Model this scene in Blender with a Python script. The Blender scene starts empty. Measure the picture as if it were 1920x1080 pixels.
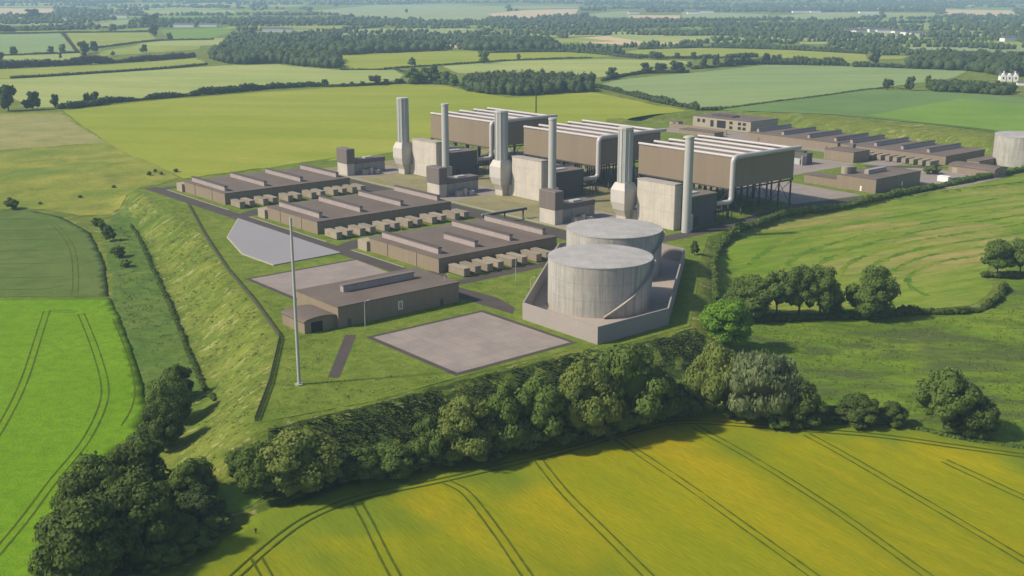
import bpy, bmesh, math, random
import numpy as np
from mathutils import Vector, Matrix, geometry
sc = bpy.context.scene
C = sc.collection
rng = np.random.default_rng(7)
random.seed(7)
rad = math.radians

# ------------------------------------------------------------------ camera, sky, sun, exposure
FPX, CX, CY, HOR, CAMZ = 2100.0, 960.0, 540.0, -30.0, 95.0
PITCH = math.atan((CY - HOR) / FPX)
cam = bpy.data.cameras.new('camera')
cam.sensor_width = 36.0
cam.lens = 36.0 * FPX / 1920.0
cam.clip_start, cam.clip_end = 1.0, 60000.0
camo = bpy.data.objects.new('camera', cam)
camo.location = (0, 0, CAMZ)
camo.rotation_euler = (math.pi / 2 - PITCH, 0, 0)
C.objects.link(camo)
sc.camera = camo

SUN_EL = rad(41)
SUN_H = Vector((-0.972, -0.235, 0)).normalized()
w = bpy.data.worlds.new('World')
sc.world = w
w.use_nodes = True
nt = w.node_tree
sky = nt.nodes.new('ShaderNodeTexSky')
sky.sky_type = 'NISHITA'
sky.sun_disc = False
sky.sun_elevation = SUN_EL
sky.sun_rotation = math.atan2(SUN_H.x, SUN_H.y)
sky.air_density, sky.dust_density, sky.ozone_density = 1.0, 1.2, 1.0
nt.links.new(sky.outputs[0], nt.nodes['Background'].inputs[0])
nt.nodes['Background'].inputs[1].default_value = 0.095

sl = bpy.data.lights.new('sun', 'SUN')
sl.energy, sl.angle, sl.color = 4.1, rad(3.0), (1.0, 0.90, 0.74)
so = bpy.data.objects.new('sun', sl)
tosun = Vector((SUN_H.x * math.cos(SUN_EL), SUN_H.y * math.cos(SUN_EL), math.sin(SUN_EL)))
so.rotation_euler = tosun.to_track_quat('Z', 'Y').to_euler()
so.location = (0, 0, 300)
C.objects.link(so)

sc.view_settings.view_transform = 'Standard'
sc.view_settings.look = 'None'
sc.view_settings.exposure = 0.50
sc.view_settings.gamma = 1.0
sc.view_settings.use_curve_mapping = False
sc.render.engine = 'CYCLES'
sc.cycles.max_bounces = 6
sc.cycles.volume_bounces = 1
sc.cycles.use_denoising = True

# ------------------------------------------------------------------ site grid and terrain
ROT = rad(40)
US = np.array([math.cos(ROT), math.sin(ROT)])
VS = np.array([-math.sin(ROT), math.cos(ROT)])
cp, sp = math.cos(PITCH), math.sin(PITCH)
def W(u, v):
    return u * US + v * VS
def unproject(px, py, z):
    a = (np.asarray(px, float) - CX) / FPX
    b = -(np.asarray(py, float) - CY) / FPX
    z = np.asarray(z, float)
    t = (z - CAMZ) / (-sp + b * cp)
    return np.stack([a * t, (cp + b * sp) * t], -1)
PLATEAU_UV = [(203, 523), (183, 407), (165, 351), (153, 308), (141, 269), (121, 238), (106, 216.5), (135, 211),
              (160, 211.5), (200, 209), (204, 204), (237, 203), (270, 229), (305, 257), (332, 277), (372, 284), (413, 286),
              (456, 277), (500, 271), (560, 257), (640, 236), (760, 215), (760, 290), (650, 292), (622, 312), (619, 450), (634, 462), (634, 524),
              (590, 545), (500, 560), (400, 560), (300, 545), (240, 528)]
PLATEAU = np.array([W(u, v) for u, v in PLATEAU_UV])
_ctrl = [(100, 300, -1.5), (0, 260, 0), (200, 300, -1), (60, 400, -6), (100, 480, -8.5), (60, 600, -9.5), (250, 700, -10.5), (230, 520, -9), (330, 640, -10.2), (385, 740, -10.8),
         (100, 900, -11), (450, 880, -11), (700, 950, -11), (1000, 900, -10.5), (1300, 850, -10), (1700, 950, -11), (800, 850, -11), (600, 880, -11), (1050, 760, -9.5),
         (1250, 740, -9), (1600, 720, -9), (1850, 780, -9.5), (1500, 600, -7.0), (1850, 560, -6), (1400, 450, -2.5), (1600, 420, -2), (1850, 370, -1.5), (1380, 540, -6),
         (500, 220, 1), (300, 290, 0), (900, 190, 1.5), (1200, 200, 3), (1480, 205, 7), (1700, 225, 7.5), (1880, 250, 7), (1500, 160, 5),
         (1300, 200, 5), (700, 130, 0), (1300, 120, 2), (200, 150, 0), (1800, 140, 3), (100, 80, 0), (900, 70, 0), (1600, 70, 0)]
CT_XY = np.array([unproject(a, b, c) for a, b, c in _ctrl])
CT_Z = np.array([c for a, b, c in _ctrl], float)
def poly_sdf(P, poly):
    n = len(poly)
    d2 = np.full(len(P), 1e18)
    inside = np.zeros(len(P), bool)
    for i in range(n):
        a, b = poly[i], poly[(i + 1) % n]
        e = b - a
        wv = P - a
        t = np.clip((wv @ e) / (e @ e), 0, 1)
        q = wv - t[:, None] * e
        d2 = np.minimum(d2, (q * q).sum(1))
        c1 = (a[1] <= P[:, 1]) & (b[1] > P[:, 1])
        c2 = (b[1] <= P[:, 1]) & (a[1] > P[:, 1])
        cr = e[0] * wv[:, 1] - e[1] * wv[:, 0]
        inside ^= (c1 & (cr > 0)) | (c2 & (cr < 0))
    d = np.sqrt(d2)
    return np.where(inside, -d, d)
def vnoise(P, s, seed):
    q = P / s
    i = np.floor(q).astype(np.int64)
    f = q - i
    f = f * f * (3 - 2 * f)
    def h(a, b):
        n = (a * 374761393 + b * 668265263 + seed * 1442695041) & 0xffffffff
        n = ((n ^ (n >> 13)) * 1274126177) & 0xffffffff
        return ((n ^ (n >> 16)) & 0xffff) / 65535.0
    x, y = i[:, 0], i[:, 1]
    return (h(x, y) * (1 - f[:, 0]) + h(x + 1, y) * f[:, 0]) * (1 - f[:, 1]) + (h(x, y + 1) * (1 - f[:, 0]) + h(x + 1, y + 1) * f[:, 0]) * f[:, 1]
def height(P):
    P = np.atleast_2d(np.asarray(P, float))
    out = np.zeros(len(P))
    for k in range(0, len(P), 40000):
        Q = P[k:k + 40000]
        d = poly_sdf(Q, PLATEAU)
        dd = ((Q[:, None, :] - CT_XY[None]) ** 2).sum(2)
        wt = 1.0 / (dd + 400.0) ** 1.6
        T = (wt * CT_Z).sum(1) / wt.sum(1)
        wid = np.maximum(1.9 * np.abs(T), 4.0)
        s = np.clip(d / wid, 0, 1)
        s = s * s * (3 - 2 * s) * 0.6 + s * 0.4
        bank = np.clip(1 - np.abs(d - wid * 0.5) / (wid * 0.7 + .1), 0, 1) * np.clip(np.abs(T) / 5, 0, 1) * (d > 0)
        rough = (vnoise(Q, 3.1, 1) - .5) * 0.55 + (vnoise(Q, 1.7, 2) - .5) * .3
        far = np.hypot(Q[:, 0], Q[:, 1])
        hill = np.clip((far - 5200) / 5200, 0, 1) ** 1.4 * (50 + 50 * vnoise(Q, 2600, 5))
        roll = np.clip((far - 900) / 1500, 0, 1) * (vnoise(Q, 700, 9) - .5) * 5
        out[k:k + 40000] = T * s + bank * rough + hill + roll
    return out
def ground(px, py):
    """the ground point seen in a pixel of the photograph"""
    px = np.atleast_1d(np.asarray(px, float)); py = np.atleast_1d(np.asarray(py, float))
    z = np.zeros(len(px))
    for k in range(24):
        P = unproject(px, py, z)
        z = z * .4 + height(P) * .6
    return P
def up(px, py, z):
    return unproject(px, py, z)
def depth_of(p, z):
    return p[1] * cp - (z - CAMZ) * sp

# ------------------------------------------------------------------ materials
def newmat(name):
    m = bpy.data.materials.new(name)
    m.use_nodes = True
    n = m.node_tree
    b = n.nodes['Principled BSDF']
    b.inputs['Specular IOR Level'].default_value = 0.25
    return m, n, b
def nd(n, t, **kw):
    x = n.nodes.new(t)
    for k, v in kw.items():
        if k in x.inputs.keys():
            x.inputs[k].default_value = v
        else:
            setattr(x, k, v)
    return x
def pos(n, scale=(1, 1, 1), rotz=0.0, obj=False):
    if obj:
        src = nd(n, 'ShaderNodeTexCoord').outputs['Object']
    else:
        src = nd(n, 'ShaderNodeNewGeometry').outputs['Position']
    mp = nd(n, 'ShaderNodeMapping')
    mp.inputs['Rotation'].default_value = (0, 0, rotz)
    mp2 = nd(n, 'ShaderNodeMapping')
    mp2.inputs['Scale'].default_value = scale
    n.links.new(src, mp.inputs[0])
    n.links.new(mp.outputs[0], mp2.inputs[0])
    return mp2.outputs[0]
def noise(n, vec, scale, detail=3.0, rough=.55, dist=0.0):
    x = nd(n, 'ShaderNodeTexNoise')
    x.inputs['Scale'].default_value = scale
    x.inputs['Detail'].default_value = detail
    x.inputs['Roughness'].default_value = rough
    x.inputs['Distortion'].default_value = dist
    n.links.new(vec, x.inputs['Vector'])
    return x.outputs['Fac']
def mix(n, fac, a, b, mode='MIX'):
    x = nd(n, 'ShaderNodeMix', data_type='RGBA', blend_type=mode)
    for s, v in ((x.inputs[0], fac), (x.inputs[6], a), (x.inputs[7], b)):
        if hasattr(v, 'is_linked'):
            n.links.new(v, s)
        elif isinstance(v, (tuple, list)):
            s.default_value = (*v[:3], 1)
        else:
            s.default_value = v
    return x.outputs[2]
def ramp(n, fac, lo, hi, a=0.0, b=1.0):
    x = nd(n, 'ShaderNodeMapRange')
    x.inputs[1].default_value, x.inputs[2].default_value = lo, hi
    x.inputs[3].default_value, x.inputs[4].default_value = a, b
    n.links.new(fac, x.inputs[0])
    return x.outputs[0]
def bump(n, b, fac, strength, dist):
    x = nd(n, 'ShaderNodeBump')
    x.inputs['Strength'].default_value = strength
    x.inputs['Distance'].default_value = dist
    n.links.new(fac, x.inputs['Height'])
    n.links.new(x.outputs[0], b.inputs['Normal'])
def solid(name, col, rough=.75, var=.12, scale=.4, metallic=0, spec=.25, obj=True, panel=None, streak=0.0, rings=None, orand=0):
    m, n, b = newmat(name)
    v = pos(n, obj=obj)
    c = mix(n, ramp(n, noise(n, v, scale, 5, .6), .3, .7), tuple(x * (1 - var) for x in col), tuple(x * (1 + var) for x in col))
    f = noise(n, v, scale * 9, 3)
    c = mix(n, ramp(n, f, .3, .7, 0, .5), c, tuple(x * (1 - var * 1.4) for x in col))
    if orand:
        oi = nd(n, 'ShaderNodeObjectInfo')
        c = mix(n, ramp(n, oi.outputs['Random'], 0, 1, 0, orand), c, tuple(x * .55 for x in col))
    if streak:
        vs = pos(n, (.9, .9, .05), obj=obj)
        c = mix(n, ramp(n, noise(n, vs, 1.0, 5, .65), .45, .72, 0, streak), c, (col[0] * .38, col[1] * .43, col[2] * .40))
    if panel:
        vv = pos(n, obj=obj)
        sx = nd(n, 'ShaderNodeSeparateXYZ')
        n.links.new(vv, sx.inputs[0])
        ad = nd(n, 'ShaderNodeMath', operation='ADD')
        n.links.new(sx.outputs[0], ad.inputs[0]); n.links.new(sx.outputs[1], ad.inputs[1])
        md = nd(n, 'ShaderNodeMath', operation='PINGPONG'); md.inputs[1].default_value = panel
        n.links.new(ad.outputs[0], md.inputs[0])
        c = mix(n, ramp(n, md.outputs[0], 0.0, .16, .30, 0), c, tuple(x * .45 for x in col))
        wn = nd(n, 'ShaderNodeTexWhiteNoise', noise_dimensions='1D')
        fl = nd(n, 'ShaderNodeMath', operation='SNAP'); fl.inputs[1].default_value = panel * 2
        n.links.new(ad.outputs[0], fl.inputs[0]); n.links.new(fl.outputs[0], wn.inputs['W'])
        c = mix(n, ramp(n, wn.outputs[0], 0, 1, 0, .16), c, tuple(x * .6 for x in col))
    if rings:
        vv = pos(n, obj=obj)
        sx = nd(n, 'ShaderNodeSeparateXYZ')
        n.links.new(vv, sx.inputs[0])
        md = nd(n, 'ShaderNodeMath', operation='PINGPONG'); md.inputs[1].default_value = rings / 2
        n.links.new(sx.outputs[2], md.inputs[0])
        c = mix(n, ramp(n, md.outputs[0], 0.0, .16, .4, 0), c, tuple(x * .4 for x in col))
    n.links.new(c, b.inputs['Base Color'])
    b.inputs['Roughness'].default_value = rough
    b.inputs['Metallic'].default_value = metallic
    b.inputs['Specular IOR Level'].default_value = spec
    bump(n, b, f, .25, .03)
    return m
def grass(name, dark, mid, light, big=.012, med=.09, fine=.9, patch=None, patch_scale=.03, patch_amt=(.52, .68), rot=0.0, stretch=(1, 1, 1),
          bumpd=.35, bumps=.8, lines=None, fleck=None, margin=None):
    def rich(c):
        l = c[0] * .3 + c[1] * .6 + c[2] * .1
        return tuple(max(.004, l + (x - l) * 1.09) for x in c)
    dark, mid, light = rich(dark), rich(mid), rich(light)
    patch = rich(patch) if patch else None
    m, n, b = newmat(name)
    v = pos(n, stretch, rot)
    p0 = pos(n)
    nb = noise(n, p0, big, 4, .6, .6)
    nm = noise(n, v, med, 5, .62, .4)
    nf = noise(n, v, fine, 4, .7)
    c = mix(n, ramp(n, nb, .34, .66), mid, light)
    c = mix(n, ramp(n, nm, .40, .72, 0, .85), c, dark)
    if patch:
        npz = noise(n, pos(n, stretch, rot), patch_scale, 4, .6, .5)
        c = mix(n, ramp(n, npz, patch_amt[0], patch_amt[1], 0, .85), c, patch)
    if margin:
        an = nd(n, 'ShaderNodeAttribute', attribute_name='ripeness')
        gm = mix(n, ramp(n, nm, .4, .7), margin, tuple(x * .72 for x in margin))
        c = mix(n, an.outputs['Fac'], gm, c)
    if lines:
        sc_, ang, amt = lines
        wv = nd(n, 'ShaderNodeTexWave', wave_type='BANDS')
        wv.inputs['Scale'].default_value = sc_
        wv.inputs['Distortion'].default_value = 2.2
        wv.inputs['Detail'].default_value = 2.0
        wv.inputs['Detail Scale'].default_value = .35
        n.links.new(pos(n, (1, 1, 1), ang), wv.inputs['Vector'])
        c = mix(n, ramp(n, wv.outputs['Fac'], .2, .9, 0, amt), c, dark)
    c = mix(n, ramp(n, nf, .35, .72, 0, .42), c, tuple(x * .55 for x in dark))
    if fleck:
        nk = noise(n, v, fine * .55, 3, .6)
        c = mix(n, ramp(n, nk, .60, .74, 0, .8), c, fleck)
    n.links.new(c, b.inputs['Base Color'])
    b.inputs['Roughness'].default_value = .95
    b.inputs['Specular IOR Level'].default_value = .05
    bump(n, b, nf, bumps, bumpd)
    return m
def leafmat(name, c1, c2, trans=.42):
    m, n, b = newmat(name)
    g = nd(n, 'ShaderNodeNewGeometry')
    oi = nd(n, 'ShaderNodeObjectInfo')
    c = mix(n, g.outputs['Random Per Island'], c1, c2)
    c = mix(n, ramp(n, oi.outputs['Random'], 0, 1, 0, .45), c, tuple(.5 * (a + b2) * .75 for a, b2 in zip(c1, c2)))
    nz = noise(n, pos(n), .33, 2)
    c = mix(n, ramp(n, nz, .35, .7, 0, .5), c, c2)
    n.links.new(c, b.inputs['Base Color'])
    b.inputs['Roughness'].default_value = .7
    b.inputs['Specular IOR Level'].default_value = .12
    t = nd(n, 'ShaderNodeBsdfTranslucent')
    n.links.new(c, t.inputs[0])
    ms = nd(n, 'ShaderNodeMixShader')
    ms.inputs[0].default_value = trans
    n.links.new(b.outputs[0], ms.inputs[1]); n.links.new(t.outputs[0], ms.inputs[2])
    n.links.new(ms.outputs[0], n.nodes['Material Output'].inputs[0])
    return m

def pavemat(name, col):
    m, n, b = newmat(name)
    p = pos(n, rotz=-ROT)
    br = nd(n, 'ShaderNodeTexBrick', offset=0.0)
    for i, k in ((1, 1.0), (2, .9)):
        br.inputs[i].default_value = (*[x * k for x in col], 1)
    br.inputs['Mortar'].default_value = (*[x * .62 for x in col], 1)
    br.inputs['Scale'].default_value = 1.0
    br.inputs['Mortar Size'].default_value = .05
    br.inputs['Brick Width'].default_value = 4.5
    br.inputs['Row Height'].default_value = 4.5
    n.links.new(p, br.inputs['Vector'])
    g = pos(n)
    c = mix(n, ramp(n, noise(n, g, .12, 5, .65), .42, .75, 0, .6), br.outputs['Color'], tuple(x * .62 for x in col))
    c = mix(n, ramp(n, noise(n, g, 1.3, 4, .7), .5, .8, 0, .5), c, tuple(x * 1.2 for x in col))
    n.links.new(c, b.inputs['Base Color'])
    b.inputs['Roughness'].default_value = .9
    return m

M = dict(
    terrain=grass('meadow_grass', (.055, .095, .018), (.135, .18, .034), (.20, .215, .052), big=.03, med=.14, fine=.8, rot=rad(-35), stretch=(.6, 1.3, 1), fleck=(.36, .33, .15), bumpd=.6, patch=(.31, .31, .14), patch_scale=.11, patch_amt=(.60, .70)),
    site=grass('site_grass', (.072, .115, .020), (.14, .185, .036), (.18, .22, .05), big=.03, med=.22, fine=.9, bumpd=.4),
    ditchside=grass('valley_grass', (.05, .09, .02), (.095, .155, .035), (.15, .20, .05), big=.03, med=.2, fine=.9, patch=(.30, .27, .12), patch_scale=.06, patch_amt=(.63, .75)),
    pasture=grass('rough_pasture', (.11, .145, .032), (.23, .25, .05), (.29, .28, .07), big=.013, med=.05, fine=.6, patch=(.12, .18, .035), patch_scale=.022),
    drypasture=grass('dry_pasture', (.18, .20, .07), (.26, .255, .10), (.32, .28, .13), big=.02, med=.06, fine=.5),
    hay=grass('hay_pasture', (.075, .15, .02), (.17, .235, .036), (.245, .27, .065), big=.018, med=.11, fine=.7, patch=(.35, .27, .12), patch_scale=.028, patch_amt=(.50, .64), lines=(.045, rad(62), .18), rot=rad(-22), stretch=(.28, 1.6, 1)),
    marsh=grass('marsh_meadow', (.05, .09, .018), (.11, .185, .026), (.185, .245, .04), big=.022, med=.1, fine=.7, patch=(.075, .092, .036), patch_scale=.05, patch_amt=(.52, .62), rot=rad(10), stretch=(.55, 1.4, 1)),
    barley=grass('ripening_barley', (.15, .185, .013), (.225, .232, .015), (.315, .265, .017), big=.016, med=.045, fine=1.3, patch=(.40, .285, .022), patch_scale=.016, patch_amt=(.52, .68), margin=(.145, .20, .014), rot=rad(57), stretch=(.22, 1.6, 1), bumpd=.2, bumps=.6),
    headland=grass('green_headland', (.075, .125, .012), (.125, .185, .014), (.17, .215, .018), big=.03, med=.08, fine=1.3, patch=(.22, .23, .02), patch_scale=.05, patch_amt=(.52, .62), bumpd=.2, bumps=.6),
    lime=grass('bright_crop', (.095, .185, .018), (.135, .248, .022), (.17, .275, .03), big=.02, med=.3, fine=1.6, bumpd=.25),
    dull=grass('dark_crop', (.075, .115, .03), (.105, .15, .042), (.13, .165, .05), big=.02, med=.1, fine=1.2, bumpd=.2, patch=(.2, .15, .07), patch_scale=.05, patch_amt=(.66, .8)),
    gold=grass('golden_crop', (.185, .235, .032), (.24, .275, .046), (.295, .305, .066), big=.006, med=.02, fine=.8, rot=rad(8), stretch=(.2, 1.3, 1), bumpd=.15, bumps=.4),
    sage=grass('grey_green_crop', (.17, .24, .10), (.215, .28, .12), (.25, .30, .13), big=.006, med=.02, fine=.5, rot=rad(-12), stretch=(.2, 1.2, 1), bumpd=.1, bumps=.3),
    emerald=grass('mid_green_crop', (.105, .165, .06), (.13, .20, .07), (.15, .22, .075), big=.008, med=.02, fine=.5, bumpd=.1, bumps=.3),
    emerald2=grass('fresh_green_crop', (.12, .205, .045), (.155, .25, .05), (.18, .27, .055), big=.008, med=.02, fine=.5, bumpd=.1, bumps=.3),
    pale=grass('pale_crop', (.22, .28, .09), (.29, .33, .115), (.35, .36, .14), big=.006, med=.015, fine=.4, rot=rad(5), stretch=(.25, 1.2, 1), bumpd=.1, bumps=.3),
    olive=grass('olive_crop', (.19, .235, .055), (.255, .29, .07), (.30, .31, .085), big=.006, med=.015, fine=.4, bumpd=.1, bumps=.3),
    straw=grass('straw_field', (.42, .34, .2), (.5, .40, .25), (.55, .45, .29), big=.005, med=.012, fine=.3, bumpd=.1, bumps=.2),
    haze_green=grass('distant_field', (.20, .25, .12), (.26, .31, .15), (.31, .34, .17), big=.004, med=.01, fine=.3, bumpd=.1, bumps=.2),
    track=grass('wheel_track', (.05, .075, .012), (.075, .105, .015), (.09, .12, .018), bumpd=.1),
    bankgrass=grass('bank_grass', (.10, .13, .025), (.19, .205, .04), (.28, .255, .07), big=.04, med=.12, fine=.6, fleck=(.36, .33, .12)),
    olivegravel=grass('unit_gravel', (.17, .16, .085), (.235, .215, .12), (.27, .245, .14), big=.04, med=.1, fine=.8, bumpd=.08),
    swath=grass('mown_swath_grass', (.05, .11, .016), (.095, .175, .025), (.14, .21, .03), big=.05, med=.2, patch=(.2, .235, .04), patch_scale=.06, patch_amt=(.48, .56)),
    g_pale=leafmat('grass_pale', (.36, .34, .13), (.24, .25, .07), .3),
    g_mid=leafmat('grass_mid', (.20, .24, .05), (.14, .185, .035), .3),
    g_deep=leafmat('scrub_leaf', (.045, .075, .022), (.075, .105, .035), .2),
    scrubshade=grass('shade_dark_scrub', (.03, .05, .014), (.05, .08, .02), (.075, .105, .03), big=.05, med=.3, fine=1.2, bumpd=.5),  # scrub green, darkened to carry the slope's shade in its colour
    g_dark=leafmat('grass_dark', (.10, .14, .03), (.15, .18, .04), .3),
    asphalt=solid('asphalt', (.068, .056, .05), .9, .15, .15, obj=False),
    kerb=solid('kerb_concrete', (.27, .25, .2), .85, .12, .5, obj=False),
    padc=pavemat('pad_concrete', (.262, .222, .195)),
    apron=solid('smooth_apron', (.245, .232, .24), .7, .04, .04, obj=False),
    apron_edge=solid('apron_edge', (.36, .33, .27), .8),
    concrete=solid('cast_concrete', (.465, .42, .36), .85, .11, .25, streak=.32, rings=7.0),
    concrete2=solid('grey_concrete', (.33, .30, .265), .85, .12, .25, streak=.25),
    tank=solid('tank_concrete', (.375, .355, .315), .8, .16, .2, streak=.68, rings=5.0),
    tankroof=solid('tank_roof', (.345, .33, .315), .85, .2, .15),
    bund=solid('bund_concrete', (.29, .255, .235), .85, .07, .1),
    bundfloor=solid('bund_floor', (.33, .28, .235), .85, .08, .1, obj=False),
    clad=solid('tan_cladding', (.225, .178, .125), .6, .05, .1, panel=1.5),
    cladl=solid('pale_cladding', (.31, .265, .20), .6, .08, .3),
    brown=solid('brown_cladding', (.155, .13, .115), .6, .06, .2, panel=1.0),
    windwall=solid('wind_wall_sheet', (.21, .165, .115), .55, .03, .05, panel=2.2),
    roof=solid('roof_membrane', (.135, .107, .088), .9, .16, .12),
    trimd=solid('dark_trim', (.075, .058, .05), .6, .1, .4),
    monitor=solid('monitor_glazing', (.33, .28, .265), .35, .1, .8, panel=1.9),
    steel=solid('pale_steel', (.46, .43, .385), .45, .06, .3, spec=.5),
    stackc=solid('stack_steel', (.38, .38, .355), .5, .06, .3, spec=.4, streak=.15),
    duct=solid('duct_steel', (.43, .40, .385), .35, .05, .3, spec=.5),
    darksteel=solid('dark_steel', (.07, .062, .056), .6, .1, .5),
    dark=solid('dark_opening', (.022, .022, .024), .4, .1, .5),
    charcoal=solid('charcoal_sheet', (.10, .095, .085), .6, .06, .2, panel=1.2),
    boxp=solid('container_paint', (.31, .262, .19), .5, .08, .5, orand=.6),
    boxd=solid('container_door', (.25, .22, .17), .5, .08, .5),
    white=solid('white_paint', (.72, .70, .66), .6, .05, .5),
    slate=solid('slate_roof', (.12, .115, .12), .7, .15, .8),
    fence=solid('fence_steel', (.10, .092, .08), .7, .1, .5),
    bark=solid('bark', (.11, .08, .055), .95, .25, 2.0),
    wood=solid('weathered_wood', (.06, .045, .035), .9),
    l_dark=leafmat('leaf_dark', (.07, .112, .022), (.12, .17, .035)),
    l_deep=leafmat('leaf_deep', (.046, .078, .022), (.078, .118, .032)),
    l_mid=leafmat('leaf_mid', (.10, .16, .028), (.15, .215, .045)),
    l_yel=leafmat('leaf_willow', (.15, .195, .036), (.21, .255, .06)),
    l_sil=leafmat('leaf_silver', (.145, .19, .075), (.21, .25, .11)),
    l_bri=leafmat('leaf_bright', (.13, .26, .02), (.19, .33, .035)),
    l_far=leafmat('leaf_far', (.036, .062, .024), (.072, .102, .034), .1),
    l_brn=leafmat('leaf_brown', (.07, .058, .030), (.10, .08, .042)),
    l_bls=leafmat('leaf_blossom', (.30, .30, .2), (.10, .14, .05)),
)

# ------------------------------------------------------------------ object helpers
def setp(o, label=None, cat=None, group=None, kind=None):
    if label: o['label'] = label
    if cat: o['category'] = cat
    if group: o['group'] = group
    if kind: o['kind'] = kind
    return o
def thing(name, u, v, label, cat, rot=0.0, group=None, z=0.0):
    o = bpy.data.objects.new(name, None)
    o.empty_display_size = .5
    p = W(u, v)
    o.location = (p[0], p[1], z)
    o.rotation_euler = (0, 0, ROT + rot)
    C.objects.link(o)
    return setp(o, label, cat, group)
def link(name, me, mat, parent=None):
    o = bpy.data.objects.new(name, me)
    if mat is not None:
        me.materials.append(mat)
    C.objects.link(o)
    if parent is not None:
        o.parent = parent
    return o
def npmesh(name, V, F, smooth=False):
    """F: list of integer arrays (k,3) or (k,4)"""
    me = bpy.data.meshes.new(name)
    V = np.asarray(V, np.float32)
    F = [np.asarray(f, np.int32) for f in F if len(f)]
    me.vertices.add(len(V))
    me.vertices.foreach_set('co', V.ravel())
    loops = np.concatenate([f.ravel() for f in F])
    tot = np.concatenate([np.full(len(f), f.shape[1], np.int32) for f in F])
    start = np.concatenate([[0], np.cumsum(tot)[:-1]]).astype(np.int32)
    me.loops.add(len(loops))
    me.loops.foreach_set('vertex_index', loops)
    me.polygons.add(len(tot))
    me.polygons.foreach_set('loop_start', start)
    if smooth:
        me.polygons.foreach_set('use_smooth', np.ones(len(tot), bool))
    me.update(calc_edges=True)
    me.validate()
    return me
class MB:
    def __init__(s):
        s.v, s.f = [], []
    def add(s, vs, fs):
        k = len(s.v)
        s.v += [tuple(x) for x in vs]
        s.f += [tuple(i + k for i in f) for f in fs]
        return s
    def box(s, x0, x1, y0, y1, z0, z1):
        return s.prism([(x0, y0), (x1, y0), (x1, y1), (x0, y1)], z0, z1)
    def prism(s, poly, z0, z1):
        n = len(poly)
        vs = [(x, y, z0) for x, y in poly] + [(x, y, z1) for x, y in poly]
        fs = [tuple(range(n - 1, -1, -1)), tuple(range(n, 2 * n))] + [(i, (i + 1) % n, n + (i + 1) % n, n + i) for i in range(n)]
        return s.add(vs, fs)
    def loft(s, rings, cap=True):
        n = len(rings[0])
        vs = [p for r in rings for p in r]
        fs = [(k * n + i, k * n + (i + 1) % n, (k + 1) * n + (i + 1) % n, (k + 1) * n + i) for k in range(len(rings) - 1) for i in range(n)]
        if cap:
            fs += [tuple(range(n - 1, -1, -1)), tuple(range((len(rings) - 1) * n, len(rings) * n))]
        return s.add(vs, fs)
    def cyl(s, x, y, z0, z1, r0, r1=None, n=16):
        r1 = r0 if r1 is None else r1
        ring = lambda r, z: [(x + r * math.cos(2 * math.pi * i / n), y + r * math.sin(2 * math.pi * i / n), z) for i in range(n)]
        return s.loft([ring(r0, z0), ring(r1, z1)])
    def tube(s, path, r, n=10, r2=None):
        P = [Vector(p) for p in path]
        rings = []
        for i, p in enumerate(P):
            t = (P[min(i + 1, len(P) - 1)] - P[max(i - 1, 0)]).normalized()
            a = t.cross(Vector((0, 0, 1)))
            if a.length < 1e-3:
                a = t.cross(Vector((1, .3, 0)))
            a.normalize()
            b = a.cross(t).normalized() if True else None
            k = i / max(1, len(P) - 1)
            rr = r if r2 is None else r + (r2 - r) * k
            rings.append([tuple(p + rr * (math.cos(2 * math.pi * j / n) * a + math.sin(2 * math.pi * j / n) * b)) for j in range(n)])
        return s.loft(rings)
    def build(s, name, mat, parent=None, smooth=False, bevel=0.0):
        me = bpy.data.meshes.new(name)
        me.from_pydata(s.v, [], s.f)
        if bevel or smooth:
            bm = bmesh.new(); bm.from_mesh(me)
            bmesh.ops.recalc_face_normals(bm, faces=bm.faces)
            if bevel:
                bmesh.ops.bevel(bm, geom=bm.edges[:], offset=bevel, segments=1, affect='EDGES')
            bm.to_mesh(me); bm.free()
        if smooth:
            me.polygons.foreach_set('use_smooth', np.ones(len(me.polygons), bool))
            me.set_sharp_from_angle(angle=rad(35))
        me.update()
        return link(name, me, mat, parent)
def copy_tree(o, parent=None):
    c = o.copy(); C.objects.link(c)
    c.parent = parent
    for ch in o.children:
        copy_tree(ch, c)
    return c

# ------------------------------------------------------------------ the ground
def axis(lo, hi, step, far0, far1, grow=1.12):
    a = list(np.arange(lo, hi + step, step))
    s = step
    x = a[0]
    pre = []
    while x > far0:
        s *= grow; x -= s; pre.append(x)
    s = step; x = a[-1]; post = []
    while x < far1:
        s *= grow; x += s; post.append(x)
    return np.array(pre[::-1] + a + post)
gx = axis(-190, 330, 2.0, -14000, 14000)
gy = axis(120, 520, 2.0, -400, 16000, 1.09)
XX, YY = np.meshgrid(gx, gy)
GP = np.stack([XX.ravel(), YY.ravel()], 1)
GZ = height(GP)
nx, ny = len(gx), len(gy)
ii = (np.arange(ny - 1)[:, None] * nx + np.arange(nx - 1)[None]).ravel()
me = npmesh('ground', np.column_stack([GP, GZ]), [np.column_stack([ii, ii + 1, ii + nx + 1, ii + nx])], smooth=True)
setp(link('ground', me, M['terrain']), kind='structure')

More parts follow.
